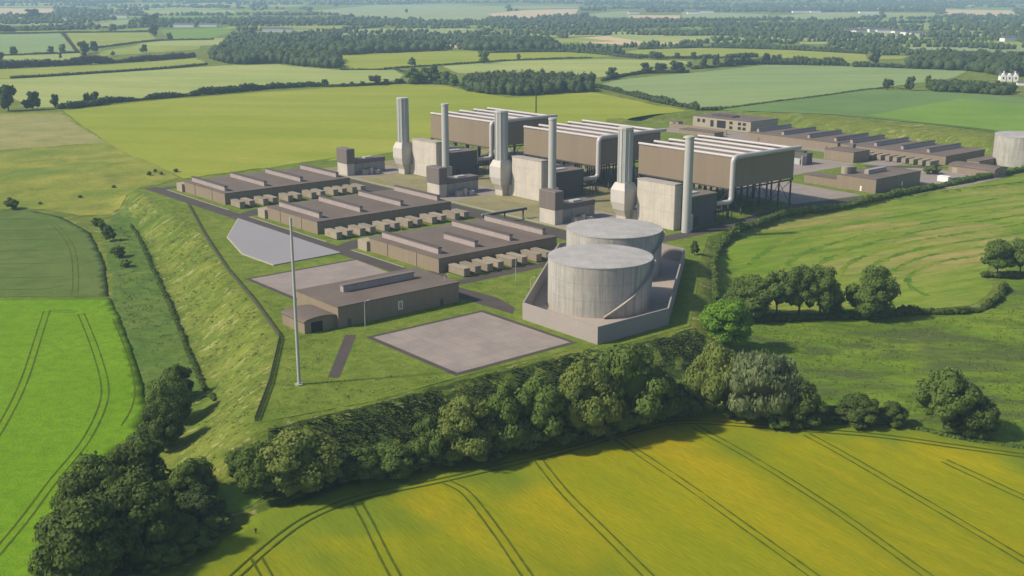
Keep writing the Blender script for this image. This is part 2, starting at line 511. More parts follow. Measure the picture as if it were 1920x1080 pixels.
def smooth_poly(P, step, jitter, seed):
    """resample a closed outline with a slightly ragged edge"""
    out = []
    n = len(P)
    r = np.random.default_rng(seed)
    for i in range(n):
        a, b = P[i], P[(i + 1) % n]
        k = max(1, int(np.linalg.norm(b - a) / step))
        for j in range(k):
            out.append(a + (b - a) * j / k + r.normal(0, jitter, 2))
    return np.array(out)
def drape(name, P, mat, off, step, jitter=0.0, thick=0.0, flat=None, edge=None, seed=1, kind='structure'):
    P = smooth_poly(np.asarray(P, float), edge or step, jitter, seed)
    lo, hi = P.min(0), P.max(0)
    gx_ = np.arange(lo[0], hi[0], step); gy_ = np.arange(lo[1], hi[1], step)
    if len(gx_) and len(gy_):
        A, B = np.meshgrid(gx_, gy_)
        Q = np.stack([A.ravel(), B.ravel()], 1)
        Q = Q[poly_sdf(Q, P) < -step * .45]
    else:
        Q = np.zeros((0, 2))
    n = len(P)
    pts = [Vector(p) for p in P] + [Vector(q) for q in Q]
    vs, es, fs, *_ = geometry.delaunay_2d_cdt(pts, [(i, (i + 1) % n) for i in range(n)], [], 1, 1e-4)
    XY = np.array([(v[0], v[1]) for v in vs])
    Z = (height(XY) if flat is None else np.full(len(XY), flat)) + off
    F = np.array([f for f in fs if len(f) == 3])
    a, b, c = XY[F[:, 0]], XY[F[:, 1]], XY[F[:, 2]]
    cr = (b[:, 0] - a[:, 0]) * (c[:, 1] - a[:, 1]) - (b[:, 1] - a[:, 1]) * (c[:, 0] - a[:, 0])
    F[cr < 0] = F[cr < 0][:, ::-1]
    V = np.column_stack([XY, Z])
    faces = [F]
    if thick:
        edges = {}
        for f in F:
            for i in range(3):
                e = (f[i], f[(i + 1) % 3]); edges[e] = 1
        bd = np.array([e for e in edges if (e[1], e[0]) not in edges])
        k = len(V)
        V = np.vstack([V, V - np.array([0, 0, thick])])
        faces.append(np.column_stack([bd[:, 1], bd[:, 0], bd[:, 0] + k, bd[:, 1] + k]))
    me = npmesh(name, V, faces, smooth=not thick)
    return setp(link(name, me, mat), kind=kind)
def pxp(pts):
    a = np.array(pts, float)
    return ground(a[:, 0], a[:, 1])
def uvp(pts):
    return np.array([W(u, v) for u, v in pts])
def spline(P, n=8):
    P = [np.array(p, float) for p in P]
    out = []
    for i in range(len(P) - 1):
        p0, p1, p2, p3 = P[max(i - 1, 0)], P[i], P[i + 1], P[min(i + 2, len(P) - 1)]
        for k in range(n):
            t = k / n
            out.append(.5 * (2 * p1 + (p2 - p0) * t + (2 * p0 - 5 * p1 + 4 * p2 - p3) * t * t + (3 * p1 - p0 - 3 * p2 + p3) * t ** 3))
    out.append(P[-1])
    return np.array(out)
def offset_line(P, d):
    t = np.gradient(P, axis=0)
    t /= np.linalg.norm(t, axis=1)[:, None] + 1e-9
    return P + np.column_stack([-t[:, 1], t[:, 0]]) * d
def resample(P, step):
    s = np.concatenate([[0], np.cumsum(np.linalg.norm(np.diff(P, axis=0), axis=1))])
    t = np.arange(0, s[-1], step)
    return np.column_stack([np.interp(t, s, P[:, 0]), np.interp(t, s, P[:, 1])])
def ribbon(name, P, width, mat, off, wob=0.0, step=1.5, kind='structure', flat=None):
    P = resample(P, step)
    r = np.random.default_rng(len(P))
    ww = width * .5 * (1 + r.normal(0, wob, len(P)))
    L = offset_line(P, 1.0) - P
    A, B = P + L * ww[:, None], P - L * ww[:, None]
    za = (height(A) if flat is None else np.full(len(A), flat)) + off
    zb = (height(B) if flat is None else np.full(len(B), flat)) + off
    k = len(P)
    V = np.vstack([np.column_stack([A, za]), np.column_stack([B, zb])])
    i = np.arange(k - 1)
    me = npmesh(name, V, [np.column_stack([i, i + k, i + 1 + k, i + 1])])
    return setp(link(name, me, mat), kind=kind)

E_ = 70  # px beyond the frame
# near fields ------------------------------------------------
barley = pxp([(300, 1130), (400, 1030), (478, 968), (620, 912), (800, 866), (1000, 815), (1160, 775), (1270, 757), (1400, 773), (1560, 785), (1700, 800),
              (1800, 820), (1920, 838), (2010, 852), (2500, 930), (2700, 1220), (300, 1220)])
bo = drape('barley_field', barley, M['barley'], .45, 3.0, .25, .7, edge=2.0)
bv = np.zeros(len(bo.data.vertices) * 3); bo.data.vertices.foreach_get('co', bv); bv = bv.reshape(-1, 3)[:, :2]
rip = np.clip((-poly_sdf(bv, barley) - 7 + 26 * (vnoise(bv, 17, 4) - .5) + 14 * (vnoise(bv, 6, 8) - .5)) / 15, 0, 1)
rip *= np.clip(.42 + (bv[:, 1] - 165 + .10 * bv[:, 0] + 30 * (vnoise(bv, 40, 6) - .5)) / 85, .40, 1)
at = bo.data.attributes.new('ripeness', 'FLOAT', 'POINT'); at.data.foreach_set('value', rip.astype(np.float32))
lime = pxp([(-600, 563), (207, 561), (226, 602), (246, 655), (268, 720), (276, 780), (258, 830), (215, 850), (160, 920), (120, 980), (95, 1060), (80, 1150), (-700, 1180)])
drape('green_crop_field', lime, M['lime'], .4, 3.0, .2, .6, edge=2.0)
dull = pxp([(-500, 396), (60, 396), (115, 408), (170, 438), (195, 490), (204, 556), (-600, 559)])
drape('dark_crop_field', dull, M['dull'], .3, 3.0, .2, .5, edge=2.5)
drape('rough_pasture', pxp([(-400, 225), (116, 210), (180, 256), (335, 333), (300, 345), (262, 352), (235, 372), (210, 402), (150, 404), (80, 392), (-500, 392)]), M['pasture'], .10, 6.0, .5, edge=5)
drape('dry_pasture', pxp([(-80, 218), (112, 213), (150, 240), (205, 268), (120, 272), (40, 280), (-80, 285)]), M['drypasture'], .16, 6.0, 1.5, edge=6)
drape('valley_grass', pxp([(208, 405), (236, 385), (262, 425), (290, 490), (322, 570), (345, 640), (378, 725), (330, 800), (290, 860), (262, 830), (280, 780), (270, 715), (248, 650), (228, 600), (212, 560), (207, 500), (190, 445)]), M['ditchside'], .10, 3.0, .5, edge=3)
drape('hay_pasture', pxp([(1352, 480), (1372, 455), (1420, 430), (1500, 405), (1640, 380), (1800, 350), (2000, 314), (2500, 250), (2700, 470), (2000, 470), (1880, 466), (1842, 515), (1865, 540), (1830, 572), (1700, 584), (1560, 590), (1380, 592), (1355, 550)]), M['hay'], .10, 4.0, .6, edge=5)
drape('marsh_meadow', pxp([(1392, 640), (1420, 604), (1620, 600), (1840, 584), (1890, 545), (1880, 500), (2000, 490), (2700, 490), (2600, 925), (2030, 858), (1920, 836), (1800, 816), (1700, 795), (1560, 780), (1500, 740), (1440, 690)]), M['marsh'], .10, 4.0, .6, edge=5)
# back fields -------------------------------------------------
gold = pxp([(118, 208), (300, 188), (480, 174), (620, 165), (760, 158), (830, 160), (880, 172), (960, 184), (1110, 173), (1200, 191), (1292, 209), (1230, 222), (1150, 235), (900, 260), (650, 300), (480, 318), (345, 336), (240, 290), (160, 240)])
drape('golden_field', gold, M['gold'], .22, 10.0, .4, edge=8)
def far_field(name, pts, mat, off=.25, step=40):
    drape(name, pxp(pts), M[mat], off, step, 1.0, edge=25)
far_field('sage_field', [(1118, 160), (1160, 150), (1285, 138), (1440, 122), (1560, 124), (1700, 129), (1815, 133), (1790, 146), (1660, 165), (1440, 192), (1340, 205), (1310, 206), (1210, 186)], 'sage', .3, 20)
far_field('emerald_field', [(1344, 207), (1440, 193.5), (1640, 167.5), (1740, 171), (1860, 179), (2000, 190), (2000, 264), (1860, 246), (1700, 229), (1560, 215), (1450, 211)], 'emerald', .3, 12)
far_field('fresh_field', [(1624, 218), (1800, 186), (2000, 203), (2000, 262), (1860, 244), (1720, 230)], 'emerald2', .5, 12)
far_field('pale_field', [(22, 149), (100, 144), (300, 131), (420, 123), (520, 121), (600, 129), (640, 132), (740, 132), (757, 141), (750, 150), (700, 155), (610, 159), (400, 173), (200, 191), (120, 201), (60, 203), (22, 183)], 'pale')
far_field('pale_field', [(-70, 151), (22, 148), (22, 200), (-70, 210)], 'pale')
far_field('olive_field', [(-70, 133), (60, 128), (200, 122), (370, 109), (388, 120), (300, 130), (22, 147), (-70, 150)], 'olive')
far_field('olive_field', [(640, 103), (830, 96), (960, 96), (1060, 97), (1165, 105), (1100, 109), (960, 114), (780, 124), (720, 130), (640, 131)], 'gold')
far_field('pale_field', [(830, 124), (960, 114.5), (1140, 111), (1300, 115), (1286, 121), (1190, 136), (1112, 147), (1110, 141), (860, 138)], 'pale')
far_field('olive_field', [(1170, 98), (1200, 93), (1330, 90), (1480, 94), (1622, 102), (1630, 119), (1570, 119), (1440, 106), (1300, 109), (1210, 104)], 'olive')
far_field('left_field', [(-70, 66), (60, 64), (112, 62), (142, 97), (60, 101), (-70, 104)], 'sage')
far_field('left_field', [(125, 62), (278, 61), (292, 73), (185, 89), (145, 95)], 'olive')
far_field('left_field', [(30, 58), (205, 57), (278, 53), (280, 59), (35, 62)], 'gold')
far_field('left_field', [(300, 57), (425, 52), (440, 60), (385, 74), (318, 75)], 'emerald2')
far_field('left_field', [(185, 97), (300, 79), (386, 77), (372, 93), (185, 106)], 'olive')
far_field('left_field', [(-70, 108), (150, 100), (156, 112), (8, 122), (-70, 128)], 'pale')
far_field('left_field', [(145, 47), (240, 37), (242, 45), (200, 50)], 'haze_green')
far_field('distant_field', [(575, 21), (690, 10), (860, 8), (950, 10), (952, 28), (890, 40), (840, 41), (760, 36), (690, 33), (600, 22)], 'haze_green', .4, 120)
far_field('straw_field', [(915, 26), (990, 19), (1085, 17), (1080, 26), (1000, 35), (930, 33)], 'straw', .6, 120)
far_field('distant_field', [(960, 9), (1090, 9), (1082, 16), (960, 17)], 'haze_green', .4, 120)
far_field('distant_field', [(1100, 27), (1180, 20), (1180, 28), (1200, 33), (1110, 33)], 'haze_green', .4, 120)
far_field('straw_field', [(1178, 28.5), (1276, 29), (1274, 36), (1180, 34)], 'straw', .6, 120)
far_field('distant_field', [(1278, 22), (1440, 27), (1440, 36), (1278, 33)], 'haze_green', .4, 120)
far_field('straw_field', [(1045, 74), (1160, 66), (1335, 70), (1332, 77), (1250, 84), (1175, 85), (1090, 80)], 'straw', .3, 60)
far_field('left_field', [(1035, 76), (1085, 80), (1165, 86), (1150, 91), (1060, 86)], 'emerald2')
far_field('distant_field', [(1440, 30), (1560, 23), (1650, 25), (1640, 33), (1500, 36)], 'haze_green', .4, 120)
far_field('straw_field', [(1770, 18), (1900, 20), (1905, 30), (1840, 31), (1772, 26)], 'straw', .6, 120)
far_field('distant_field', [(1655, 24), (1750, 25), (1750, 34), (1660, 35)], 'haze_green', .4, 120)
far_field('distant_field', [(1500, 79), (1560, 79), (1558, 83), (1500, 83)], 'pale', .4, 60)
far_field('distant_field', [(1700, 90), (1920, 97), (2000, 99), (2000, 105), (1800, 102), (1697, 96)], 'olive', .4, 60)
far_field('distant_field', [(1645, 105), (1705, 106), (1690, 112), (1645, 112)], 'olive', .4, 60)
far_field('straw_field', [(-70, 15), (100, 16), (100, 26), (-70, 27)], 'straw', .6, 120)
far_field('distant_field', [(260, 21), (440, 19), (440, 25), (280, 29)], 'pale', .4, 120)

# wheel tracks in the crops ------------------------------------
def tracks(pxs, off, gap=1.9, width=.42, dens=8):
    a = np.array(pxs, float)
    P = spline(ground(a[:, 0], a[:, 1]), dens)
    for s in (-gap / 2, gap / 2):
        ribbon('wheel_track', offset_line(P, s), width, M['track'], off, .18)
for t in ([(430, 1095), (500, 1032), (560, 986), (620, 956), (700, 931), (830, 904), (1000, 864), (1100, 838), (1190, 812), (1262, 797), (1340, 797), (1480, 808), (1640, 820), (1800, 842), (1990, 868)],
          [(668, 945), (690, 985), (722, 1050), (760, 1120)], [(835, 907), (875, 930), (930, 1000), (985, 1080), (1015, 1120)],
          [(1010, 868), (1060, 930), (1130, 1000), (1210, 1080), (1250, 1120)], [(1160, 828), (1210, 862), (1310, 930), (1480, 1052), (1560, 1110)],
          [(1300, 802), (1400, 858), (1560, 958), (1720, 1072), (1780, 1115)], [(1512, 818), (1640, 890), (1790, 978), (1960, 1080)], [(1770, 868), (1860, 910), (1990, 970)],
          [(480, 1050), (500, 1085), (520, 1120)]):
    tracks(t, .60)
for t in ([(88, 585), (72, 635), (44, 720), (10, 790), (-40, 870)], [(152, 590), (178, 655), (196, 720), (192, 765), (160, 830), (100, 905), (40, 985), (-40, 1080)], [(88, 585), (150, 588)]):
    tracks(t, .45)
for t in ([(212, 600), (236, 660), (252, 720), (248, 765), (225, 805)],):
    a = np.array(t, float); ribbon('wheel_track', spline(ground(a[:, 0], a[:, 1])), .4, M['track'], .45, .2)
for t in ([(-40, 413), (70, 413), (112, 432), (136, 470), (142, 520), (140, 556)],):
    tracks(t, .34)
for y in (434, 452, 472, 497, 523, 545):
    a = np.array([(-40, y), (40, y - 1), (90, y - 2), (124, y - 10 if y > 530 else y - 3)], float)
    ribbon('wheel_track', spline(ground(a[:, 0], a[:, 1])), .6, M['track'], .34, .2)

# the site's own ground ----------------------------------------
inner = uvp(PLATEAU_UV)
drape('site_grass', inner, M['site'], .012, 4.0, 0, flat=0.0, edge=6)
def slab(name, uv, mat, z, kind='structure'):
    MBx = MB()
    P = uvp(uv)
    MBx.prism([tuple(p) for p in P], -.2, z)
    return setp(MBx.build(name, M[mat]), kind=kind)
slab('main_road', [(206.6, 523), (213.5, 523), (213.5, 312), (216, 305), (221, 299), (214, 287), (210, 290), (207.0, 302)], 'asphalt', .022)
slab('cross_road', [(204, 282), (300, 282), (300, 287.4), (215, 287.4), (210, 290), (204, 288)], 'asphalt', .026)
slab('cross_road', [(213.5, 436), (222, 441), (284, 441), (284, 437), (213.5, 428)], 'asphalt', .026)
slab('cross_road', [(213.5, 357), (222, 361), (284, 361), (284, 357), (213.5, 348)], 'asphalt', .026)
slab('spur_road', [(204.2, 287), (212, 284), (214, 262), (211, 250), (206, 245), (205, 262)], 'asphalt', .030)
slab('east_road', [(286, 520), (297.5, 520), (297.5, 287), (286, 287)], 'asphalt', .024)
slab('back_road', [(300, 282), (340, 281.5), (413, 287.5), (458, 280), (560, 262), (640, 241), (640, 247), (560, 269), (458, 288), (413, 296), (340, 290), (300, 288)], 'asphalt', .028)
slab('north_road', [(206.6, 513), (206.6, 519), (286, 519), (286, 513)], 'asphalt', .030)
slab('unit_ground', [(300, 300), (430, 300), (430, 520), (300, 520)], 'olivegravel', .018)
for k in range(3):
    v = 79.7 * k
    slab('unit_paving', [(301, 322 + v), (336, 322 + v), (336, 346 + v), (301, 346 + v)], 'padc', .034)
slab('shade_lawn', [(358, 289), (414, 298), (414, 355), (358, 355)], 'site', .030)
slab('service_yard', [(414, 297), (456, 290), (461, 345), (536, 345), (536, 380), (420, 380)], 'padc', .030)
slab('service_yard', [(503, 270), (560, 272), (548, 318), (503, 330)], 'padc', .036)
slab('battery_yard', [(540, 330), (619, 316), (619, 450), (594, 466), (594, 520), (560, 520), (560, 345), (540, 345)], 'padc', .040)
slab('east_lane', [(530, 335), (562, 306), (562, 311), (534, 340)], 'asphalt', .046)
slab('gravel_pad', [(161.6, 214.2), (200.6, 214.2), (200.2, 252.8), (161.6, 252.8)], 'padc', .036)
for a in ([(160, 212.6), (161.6, 214.2), (161.6, 252.8), (160, 254.2)], [(160, 212.6), (202, 212.6), (200.6, 214.2), (161.6, 214.2)], [(200.6, 214.2), (202, 212.6), (201.8, 254.2), (200.2, 252.8)], [(161.6, 252.8), (200.2, 252.8), (201.8, 254.2), (160, 254.2)]):
    slab('pad_border', a, 'asphalt', .05)
slab('gravel_pad', [(165.6, 291), (204.5, 291), (207, 333), (165.6, 333)], 'padc', .036)
slab('pad_border', [(164, 291), (165.6, 291), (165.6, 333), (164, 334.5)], 'asphalt', .05)
slab('pad_border', [(165.6, 333), (206.6, 333), (206.6, 334.4), (164, 334.4)], 'asphalt', .05)
slab('footpath', [(156.9, 259.8), (159.2, 257.6), (136.9, 230.2), (134.7, 232.2)], 'asphalt', .03)
slab('gravel_patch', [(212, 246), (216, 250), (220, 246), (216, 242)], 'padc', .03)
slab('bund_floor', [(205.3, 208.3), (232.8, 208.3), (293, 255.3), (293, 289.5), (265, 289.5), (205.3, 239)], 'bundfloor', .04)

def low_wall(name, uv, mat, w_, h, label, cat, group=None):
    o = thing(name, uv[0][0], uv[0][1], label, cat, group=group)
    mb = MB()
    P = np.array(uv, float) - np.array(uv[0], float)
    a = offset_line(P, w_ / 2); b = offset_line(P, -w_ / 2)
    mb.prism([tuple(p) for p in a] + [tuple(p) for p in b[::-1]], 0, h)
    mb.build('kerb_stone' if h < .5 else 'wall', M[mat], o)
    return o
low_wall('kerb', [(213.75, 511), (213.75, 446)], 'kerb', .5, .14, 'pale kerb between the road and the lawn of the rearmost left hall', 'kerb', 'road kerbs by the halls')
low_wall('kerb', [(213.75, 427), (213.75, 365)], 'kerb', .5, .14, 'pale kerb between the road and the lawn of the middle hall', 'kerb', 'road kerbs by the halls')
low_wall('kerb', [(213.75, 347), (213.75, 313)], 'kerb', .5, .14, 'pale kerb between the road and the lawn of the front hall', 'kerb', 'road kerbs by the halls')
low_wall('kerb', [(299.2, 512), (299.2, 300)], 'kerb', .8, .5, 'long pale low wall between the halls and the generating blocks', 'wall')

# grey apron with a thin pale edge
o = thing('apron', 194, 380, 'smooth grey angular hardstanding slab beside the road', 'hardstanding')
ap = [(208.2, 426), (188.5, 396), (180, 367), (180.6, 344.4), (208.2, 345.3)]
ap = [(u - 194, v - 380) for u, v in ap]
MB().prism(ap, -.2, .35).build('slab', M['apron'], o)
mb = MB()
for i in (0, 1, 2):
    a, b = np.array(ap[i]), np.array(ap[i + 1])
    t = (b - a) / np.linalg.norm(b - a); nrm = np.array([t[1], -t[0]]) * -.5
    mb.prism([tuple(a), tuple(b), tuple(b - nrm), tuple(a - nrm)], -.1, .37)
mb.build('edge_strip', M['apron_edge'], o)

# ------------------------------------------------------------------ battery halls
def hall(u0, v0, L, D, mons, label, rot=0.0, h=5.2, group='long low brown roofed halls', annex=True):
    o = thing('battery_hall', u0, v0, label, 'hall', rot, group)
    MB().box(0, L, 0, D, 0, h - .25).build('wall', M['clad'], o)
    MB().box(-.15, L + .15, -.15, D + .15, h - .25, h).build('roof', M['roof'], o)
    for x, y0, y1 in mons:
        m = MB(); hh = 2.0
        m.add([(x, y0, h), (x, y1, h), (x, y1, h + hh), (x, y0, h + hh), (x + 1.7, y0, h), (x + 1.7, y1, h), (x + 1.4, y1, h + hh), (x + 1.4, y0, h + hh)],
              [(0, 3, 2, 1), (4, 5, 6, 7), (0, 4, 7, 3), (1, 2, 6, 5), (3, 7, 6, 2)])
        mo = m.build('roof_monitor', M['monitor'], o)
        c = MB()
        c.add([(x - .25, y0 - .2, h + hh + .003), (x - .25, y1 + .2, h + hh + .003), (x + 1.75, y1 + .2, h + hh + .003), (x + 1.75, y0 - .2, h + hh + .003),
               (x - .1, y0 - .2, h + hh + .4), (x - .1, y1 + .2, h + hh + .4), (x + 1.5, y1 + .2, h + hh + .3), (x + 1.5, y0 - .2, h + hh + .3)],
              [(0, 1, 2, 3), (4, 7, 6, 5), (0, 4, 5, 1), (2, 6, 7, 3), (0, 3, 7, 4), (1, 5, 6, 2)])
        c.build('monitor_cap', M['trimd'], mo)
    if annex:
        MB().box(-1.2, 5, D + .003, D + 6, 0, 3.7).build('annex', M['cladl'], o)
    for x in (8, L - 8):
        MB().box(x, x + 1.2, -.06, -.003, 0, 2.2).build('door', M['charcoal'], o)
    for y in (D * .3, D * .72):
        MB().box(-.12, -.003, y, y + .18, .1, h - .3).build('downpipe', M['trimd'], o)
    return o
def mons(us, D, short=None):
    r = []
    for i, x in enumerate(us):
        r.append((x, 5.2, D - 3.2 if i != short else 23.5))
    return r
hall(218, 458.5, 65, 42.5, mons((2.6, 22.2, 41, 60.5), 42.5), 'rearmost of the three low brown roofed halls by the left road, against the golden field')
hall(218, 378.5, 65.5, 41, mons((4, 23, 43, 62), 41), 'middle one of the three low brown roofed halls, between its front and rear neighbours')
hall(218.2, 298.7, 54, 43, mons((3.6, 19.6, 35.6, 51.6), 43, short=1), 'front hall of the three, with one short roof monitor, nearest the round tanks')
hall(569, 378.5, 66.5, 42, mons((3, 19, 36, 52), 42), 'far brown hall at the right, close to the round tank at the edge', rad(-90), 4.9, annex=False)
hall(569, 446.5, 66, 42, mons((3, 22, 41, 60), 42), 'far brown hall beside the pale windowed office building', rad(-90), 4.9, annex=False)

# converter containers in pairs
def container(u, v, label, rot=0.0, group='pale containers along the halls', L=8.8):
    o = thing('container', u, v, label, 'container', rot, group)
    MB().box(0, 2.6, 0, L, .25, 2.85).build('body', M['boxp'], o, bevel=.06)
    MB().box(-.08, 2.68, -.08, L + .08, 2.853, 3.0).build('roof', M['boxp'], o)
    for x in (.2, 2.1):
        MB().box(x, x + .3, .3, L - .3, 0, .247).build('skid', M['darksteel'], o)
    MB().box(.15, 1.22, -.06, -.003, .4, 2.6).build('door', M['boxd'], o)
    MB().box(1.38, 2.45, -.06, -.003, .4, 2.6).build('door', M['boxd'], o)
    MB().box(-.05, -.003, L * .55, L * .8, 1.2, 2.3).build('vent', M['boxd'], o)
    return o
cproto = container(218.7, 445.7, 'x')
used = [False]
ordn = ['first', 'second', 'third', 'fourth', 'fifth', 'sixth']
def put_pair(us, v, hallname, dx=4.7, rot=0.0, along='u', L=None):
    for i, u in enumerate(us):
        for j in (0, 1):
            o = cproto if not used[0] else copy_tree(cproto)
            used[0] = True
            if along == 'u':
                p = W(u + dx * j, v)
            else:
                p = W(v, u - dx * j)
            o.location = (p[0], p[1], 0.03)
            o.rotation_euler = (0, 0, ROT + rot)
            o['label'] = '%s container of the %s pair beside %s, counted from its near corner' % (('outer', 'inner')[j], ordn[i], hallname)
            o['group'] = 'pale containers along the halls'
put_pair((218.7, 230, 242.4, 254.4, 266, 276.2), 445.7, 'the rearmost left hall')
put_pair((218.4, 229, 240.4, 251.6, 263.6, 275.4), 365.0, 'the middle left hall')
put_pair((221.2, 231.2, 242.0, 253.4), 288.6, 'the front left hall')
put_pair((371, 361, 351, 341, 331, 321), 556.5, 'the far right hall', rot=rad(-90), along='v')

# ------------------------------------------------------------------ control building
o = thing('control_building', 158.8, 266.3, 'flat brown hall with one long roof monitor in front of the paved pads', 'building')
L, D, h = 43.2, 23.6, 6.4
MB().box(0, L, 0, D, 0, h - .25).build('wall', M['clad'], o)
MB().box(-.2, L + .2, -.2, D + .2, h - .25, h).build('roof', M['roof'], o)
m = MB().box(9.4, 35, 12.2, 14.0, h, h + 1.9).build('roof_monitor', M['monitor'], o)
MB().box(9.2, 35.2, 12.0, 14.2, h + 1.903, h + 2.15).build('monitor_cap', M['brown'], m)
d = MB().box(20.6, 22.2, -.08, -.003, 1.6, 4.2).build('window', M['white'], o)
MB().box(20.9, 21.9, -.1, -.083, 1.9, 3.9).build('pane', M['cladl'], d)
MB().box(3, 4.2, -.08, -.003, 0, 2.2).build('door', M['charcoal'], o)
MB().box(36, 37.2, -.08, -.003, 0, 2.2).build('door', M['charcoal'], o)
ann = MB()
prof = [(-10.3, 0), (-.004, 0), (-.004, 3.3)] + [(-5.15 + 5.15 * math.cos(t), 3.3 + 1.0 * math.sin(t)) for t in np.linspace(0.15, math.pi - .15, 9)] + [(-10.3, 3.3)]
ann.loft([[(x, 1.2, z) for x, z in prof], [(x, 14.0, z) for x, z in prof]])
an = ann.build('annex', M['clad'], o)
prof2 = [(-5.15 + 5.45 * math.cos(t), 3.42 + 1.06 * math.sin(t)) for t in np.linspace(0.05, math.pi - .05, 11)]
prof2 = [(min(x, -.004), z) for x, z in prof2]
rr = MB()
rr.loft([[(x, 0.9, z) for x, z in prof2] + [(x, 0.9, z - .22) for x, z in prof2[::-1]], [(x, 14.3, z) for x, z in prof2] + [(x, 14.3, z - .22) for x, z in prof2[::-1]]])
rr.build('arched_roof', M['roof'], an)
MB().box(-8.2, -4.6, 1.1, 1.195, 0, 3.0).build('entrance', M['dark'], an)

# ------------------------------------------------------------------ storage tanks and bund
def tank(u, v, R, H, label, stair=True):
    o = thing('storage_tank', u, v, label, 'tank', group='round concrete storage tanks')
    n = 72
    MB().cyl(0, 0, 0, H - .3, R, R, n).build('shell', M['tank'], o, smooth=True)
    ring = lambda r, z: [(r * math.cos(2 * math.pi * i / n), r * math.sin(2 * math.pi * i / n), z) for i in range(n)]
    MB().loft([ring(R + .12, H - .297), ring(R + .12, H), ring(R - .3, H + .02), ring(R * .5, H + .45), ring(.3, H + .7)]).build('roof', M['tankroof'], o, smooth=True)
    mb = MB()
    for i in range(36):
        t = 2 * math.pi * i / 36
        mb.cyl((R - .1) * math.cos(t), (R - .1) * math.sin(t), H, H + .9, .04, n=4)
    mb.build('handrail', M['stackc'], o)
    if stair:
        st = MB()
        a0 = rad(-130) ; a1 = a0 + 1.35
        N = 40
        ri, ro = R + .05, R + 1.1
        vs = []
        for k in range(N + 1):
            t = k / N; a = a0 + (a1 - a0) * t; z = .3 + (H - 1) * t
            for r_, zz in ((ri, z), (ro, z), (ro, z + .35), (ri, z + .35)):
                vs.append((r_ * math.cos(a), r_ * math.sin(a), zz))
        fs = [(4 * k + i, 4 * k + (i + 1) % 4, 4 * k + 4 + (i + 1) % 4, 4 * k + 4 + i) for k in range(N) for i in range(4)]
        st.add(vs, fs + [(3, 2, 1, 0), (4 * N, 4 * N + 1, 4 * N + 2, 4 * N + 3)])
        s = st.build('stair', M['concrete2'], o)
        rl = MB()
        rl.tube([((ro) * math.cos(a0 + (a1 - a0) * k / N), ro * math.sin(a0 + (a1 - a0) * k / N), 1.4 + (H - 1) * k / N) for k in range(N + 1)], .06, 5)
        rl.build('handrail', M['darksteel'], s)
    return o
tank(233.7, 236.7, 15.9, 15.2, 'front round concrete tank with a curved stair inside the walled bund')
tank(265.6, 262.6, 16.2, 15.2, 'round concrete tank just behind the front tank in the bund')
tank(604.5, 287, 15.2, 16.2, 'pale round tank cut by the right edge of the photo, far end of the site', stair=False)
hexb = [(204.8, 207.8), (233.2, 207.8), (293.5, 255), (293.5, 290), (265, 290), (204.8, 239.3)]
o = thing('bund_wall', 205, 208, 'grey concrete bund wall enclosing the two large round tanks', 'wall')
for i in range(6):
    a, b = np.array(hexb[i]) - np.array([205, 208]), np.array(hexb[(i + 1) % 6]) - np.array([205, 208])
    t = (b - a) / np.linalg.norm(b - a); nn = np.array([-t[1], t[0]]) * .45
    MB().prism([tuple(a + t * .003), tuple(b - t * .003), tuple(b - t * .4 + nn), tuple(a + t * .4 + nn)], 0, 5.1).build('wall_panel', M['bund'], o)

# ------------------------------------------------------------------ generating blocks
def elbow(p, q, r, dirs, n=6):
    return None
def filter_house(k, label):
    o = thing('filter_house', 301, 331.5 + 79.2 * k, label, 'intake building', group='air intake houses')
    MB().box(0.25, 4.5, .3, 9.7, 0, 6.0).build('base', M['concrete'], o)
    MB().box(0, 4.9, 0, 10.1, 6.003, 13.7).build('hood', M['brown'], o, bevel=.25)
    wg = MB().box(4.91, 24.5, 2.2, 8.6, 0, 5.4).build('wing', M['concrete2'], o)
    MB().box(4.92, 24.7, 2.0, 8.8, 5.403, 7.6).build('wing_hood', M['brown'], wg, bevel=.15)
    for x in (8, 12, 16, 20):
        MB().box(x, x + .3, 2.05, 2.197, 0, 5.39).build('pilaster', M['stackc'], wg)
    MB().box(13, 18, 3.2, 6.0, 7.603, 8.2).build('roof_unit', M['stackc'], o)
    return o
def flue(k, label):
    o = thing('exhaust_flue', 328, 319 + 79.5 * k, label, 'chimney', group='wide exhaust flues on hoppers')
    n = 12
    R = 2.95
    mb = MB()
    pts = []
    for i in range(n):
        t = 2 * math.pi * (i + .5) / n
        pts.append((R * math.cos(t), R * math.sin(t)))
    mb.loft([[(x, y, 16.4) for x, y in pts], [(x, y, 39) for x, y in pts]])
    s = mb.build('shaft', M['stackc'], o)
    rb = MB()
    for i in range(n):
        t = 2 * math.pi * (i + .5) / n
        x, y = (R + .06) * math.cos(t), (R + .06) * math.sin(t)
        rb.box(x - .08, x + .08, y - .08, y + .08, 16.6, 38.7)
    rb.build('ribs', M['stackc'], s)
    MB().loft([[(x * 1.06, y * 1.06, 38.3) for x, y in pts], [(x * 1.06, y * 1.06, 39.1) for x, y in pts]]).build('rim', M['steel'], s)
    sq = lambda a, b, z: [(-a, -b, z), (a, -b, z), (a, b, z), (-a, b, z)]
    mb = MB().loft([sq(3.0, 3.2, 5.2), sq(3.9, 4.0, 8.5), sq(3.9, 4.0, 13.6), sq(2.8, 2.8, 16.45)])
    mb.build('hopper', M['steel'], o)
    MB().loft([sq(1.6, 2.6, 0), sq(1.6, 2.6, 2.5), sq(2.9, 3.1, 5.197)]).build('support', M['concrete'], o)
    return o
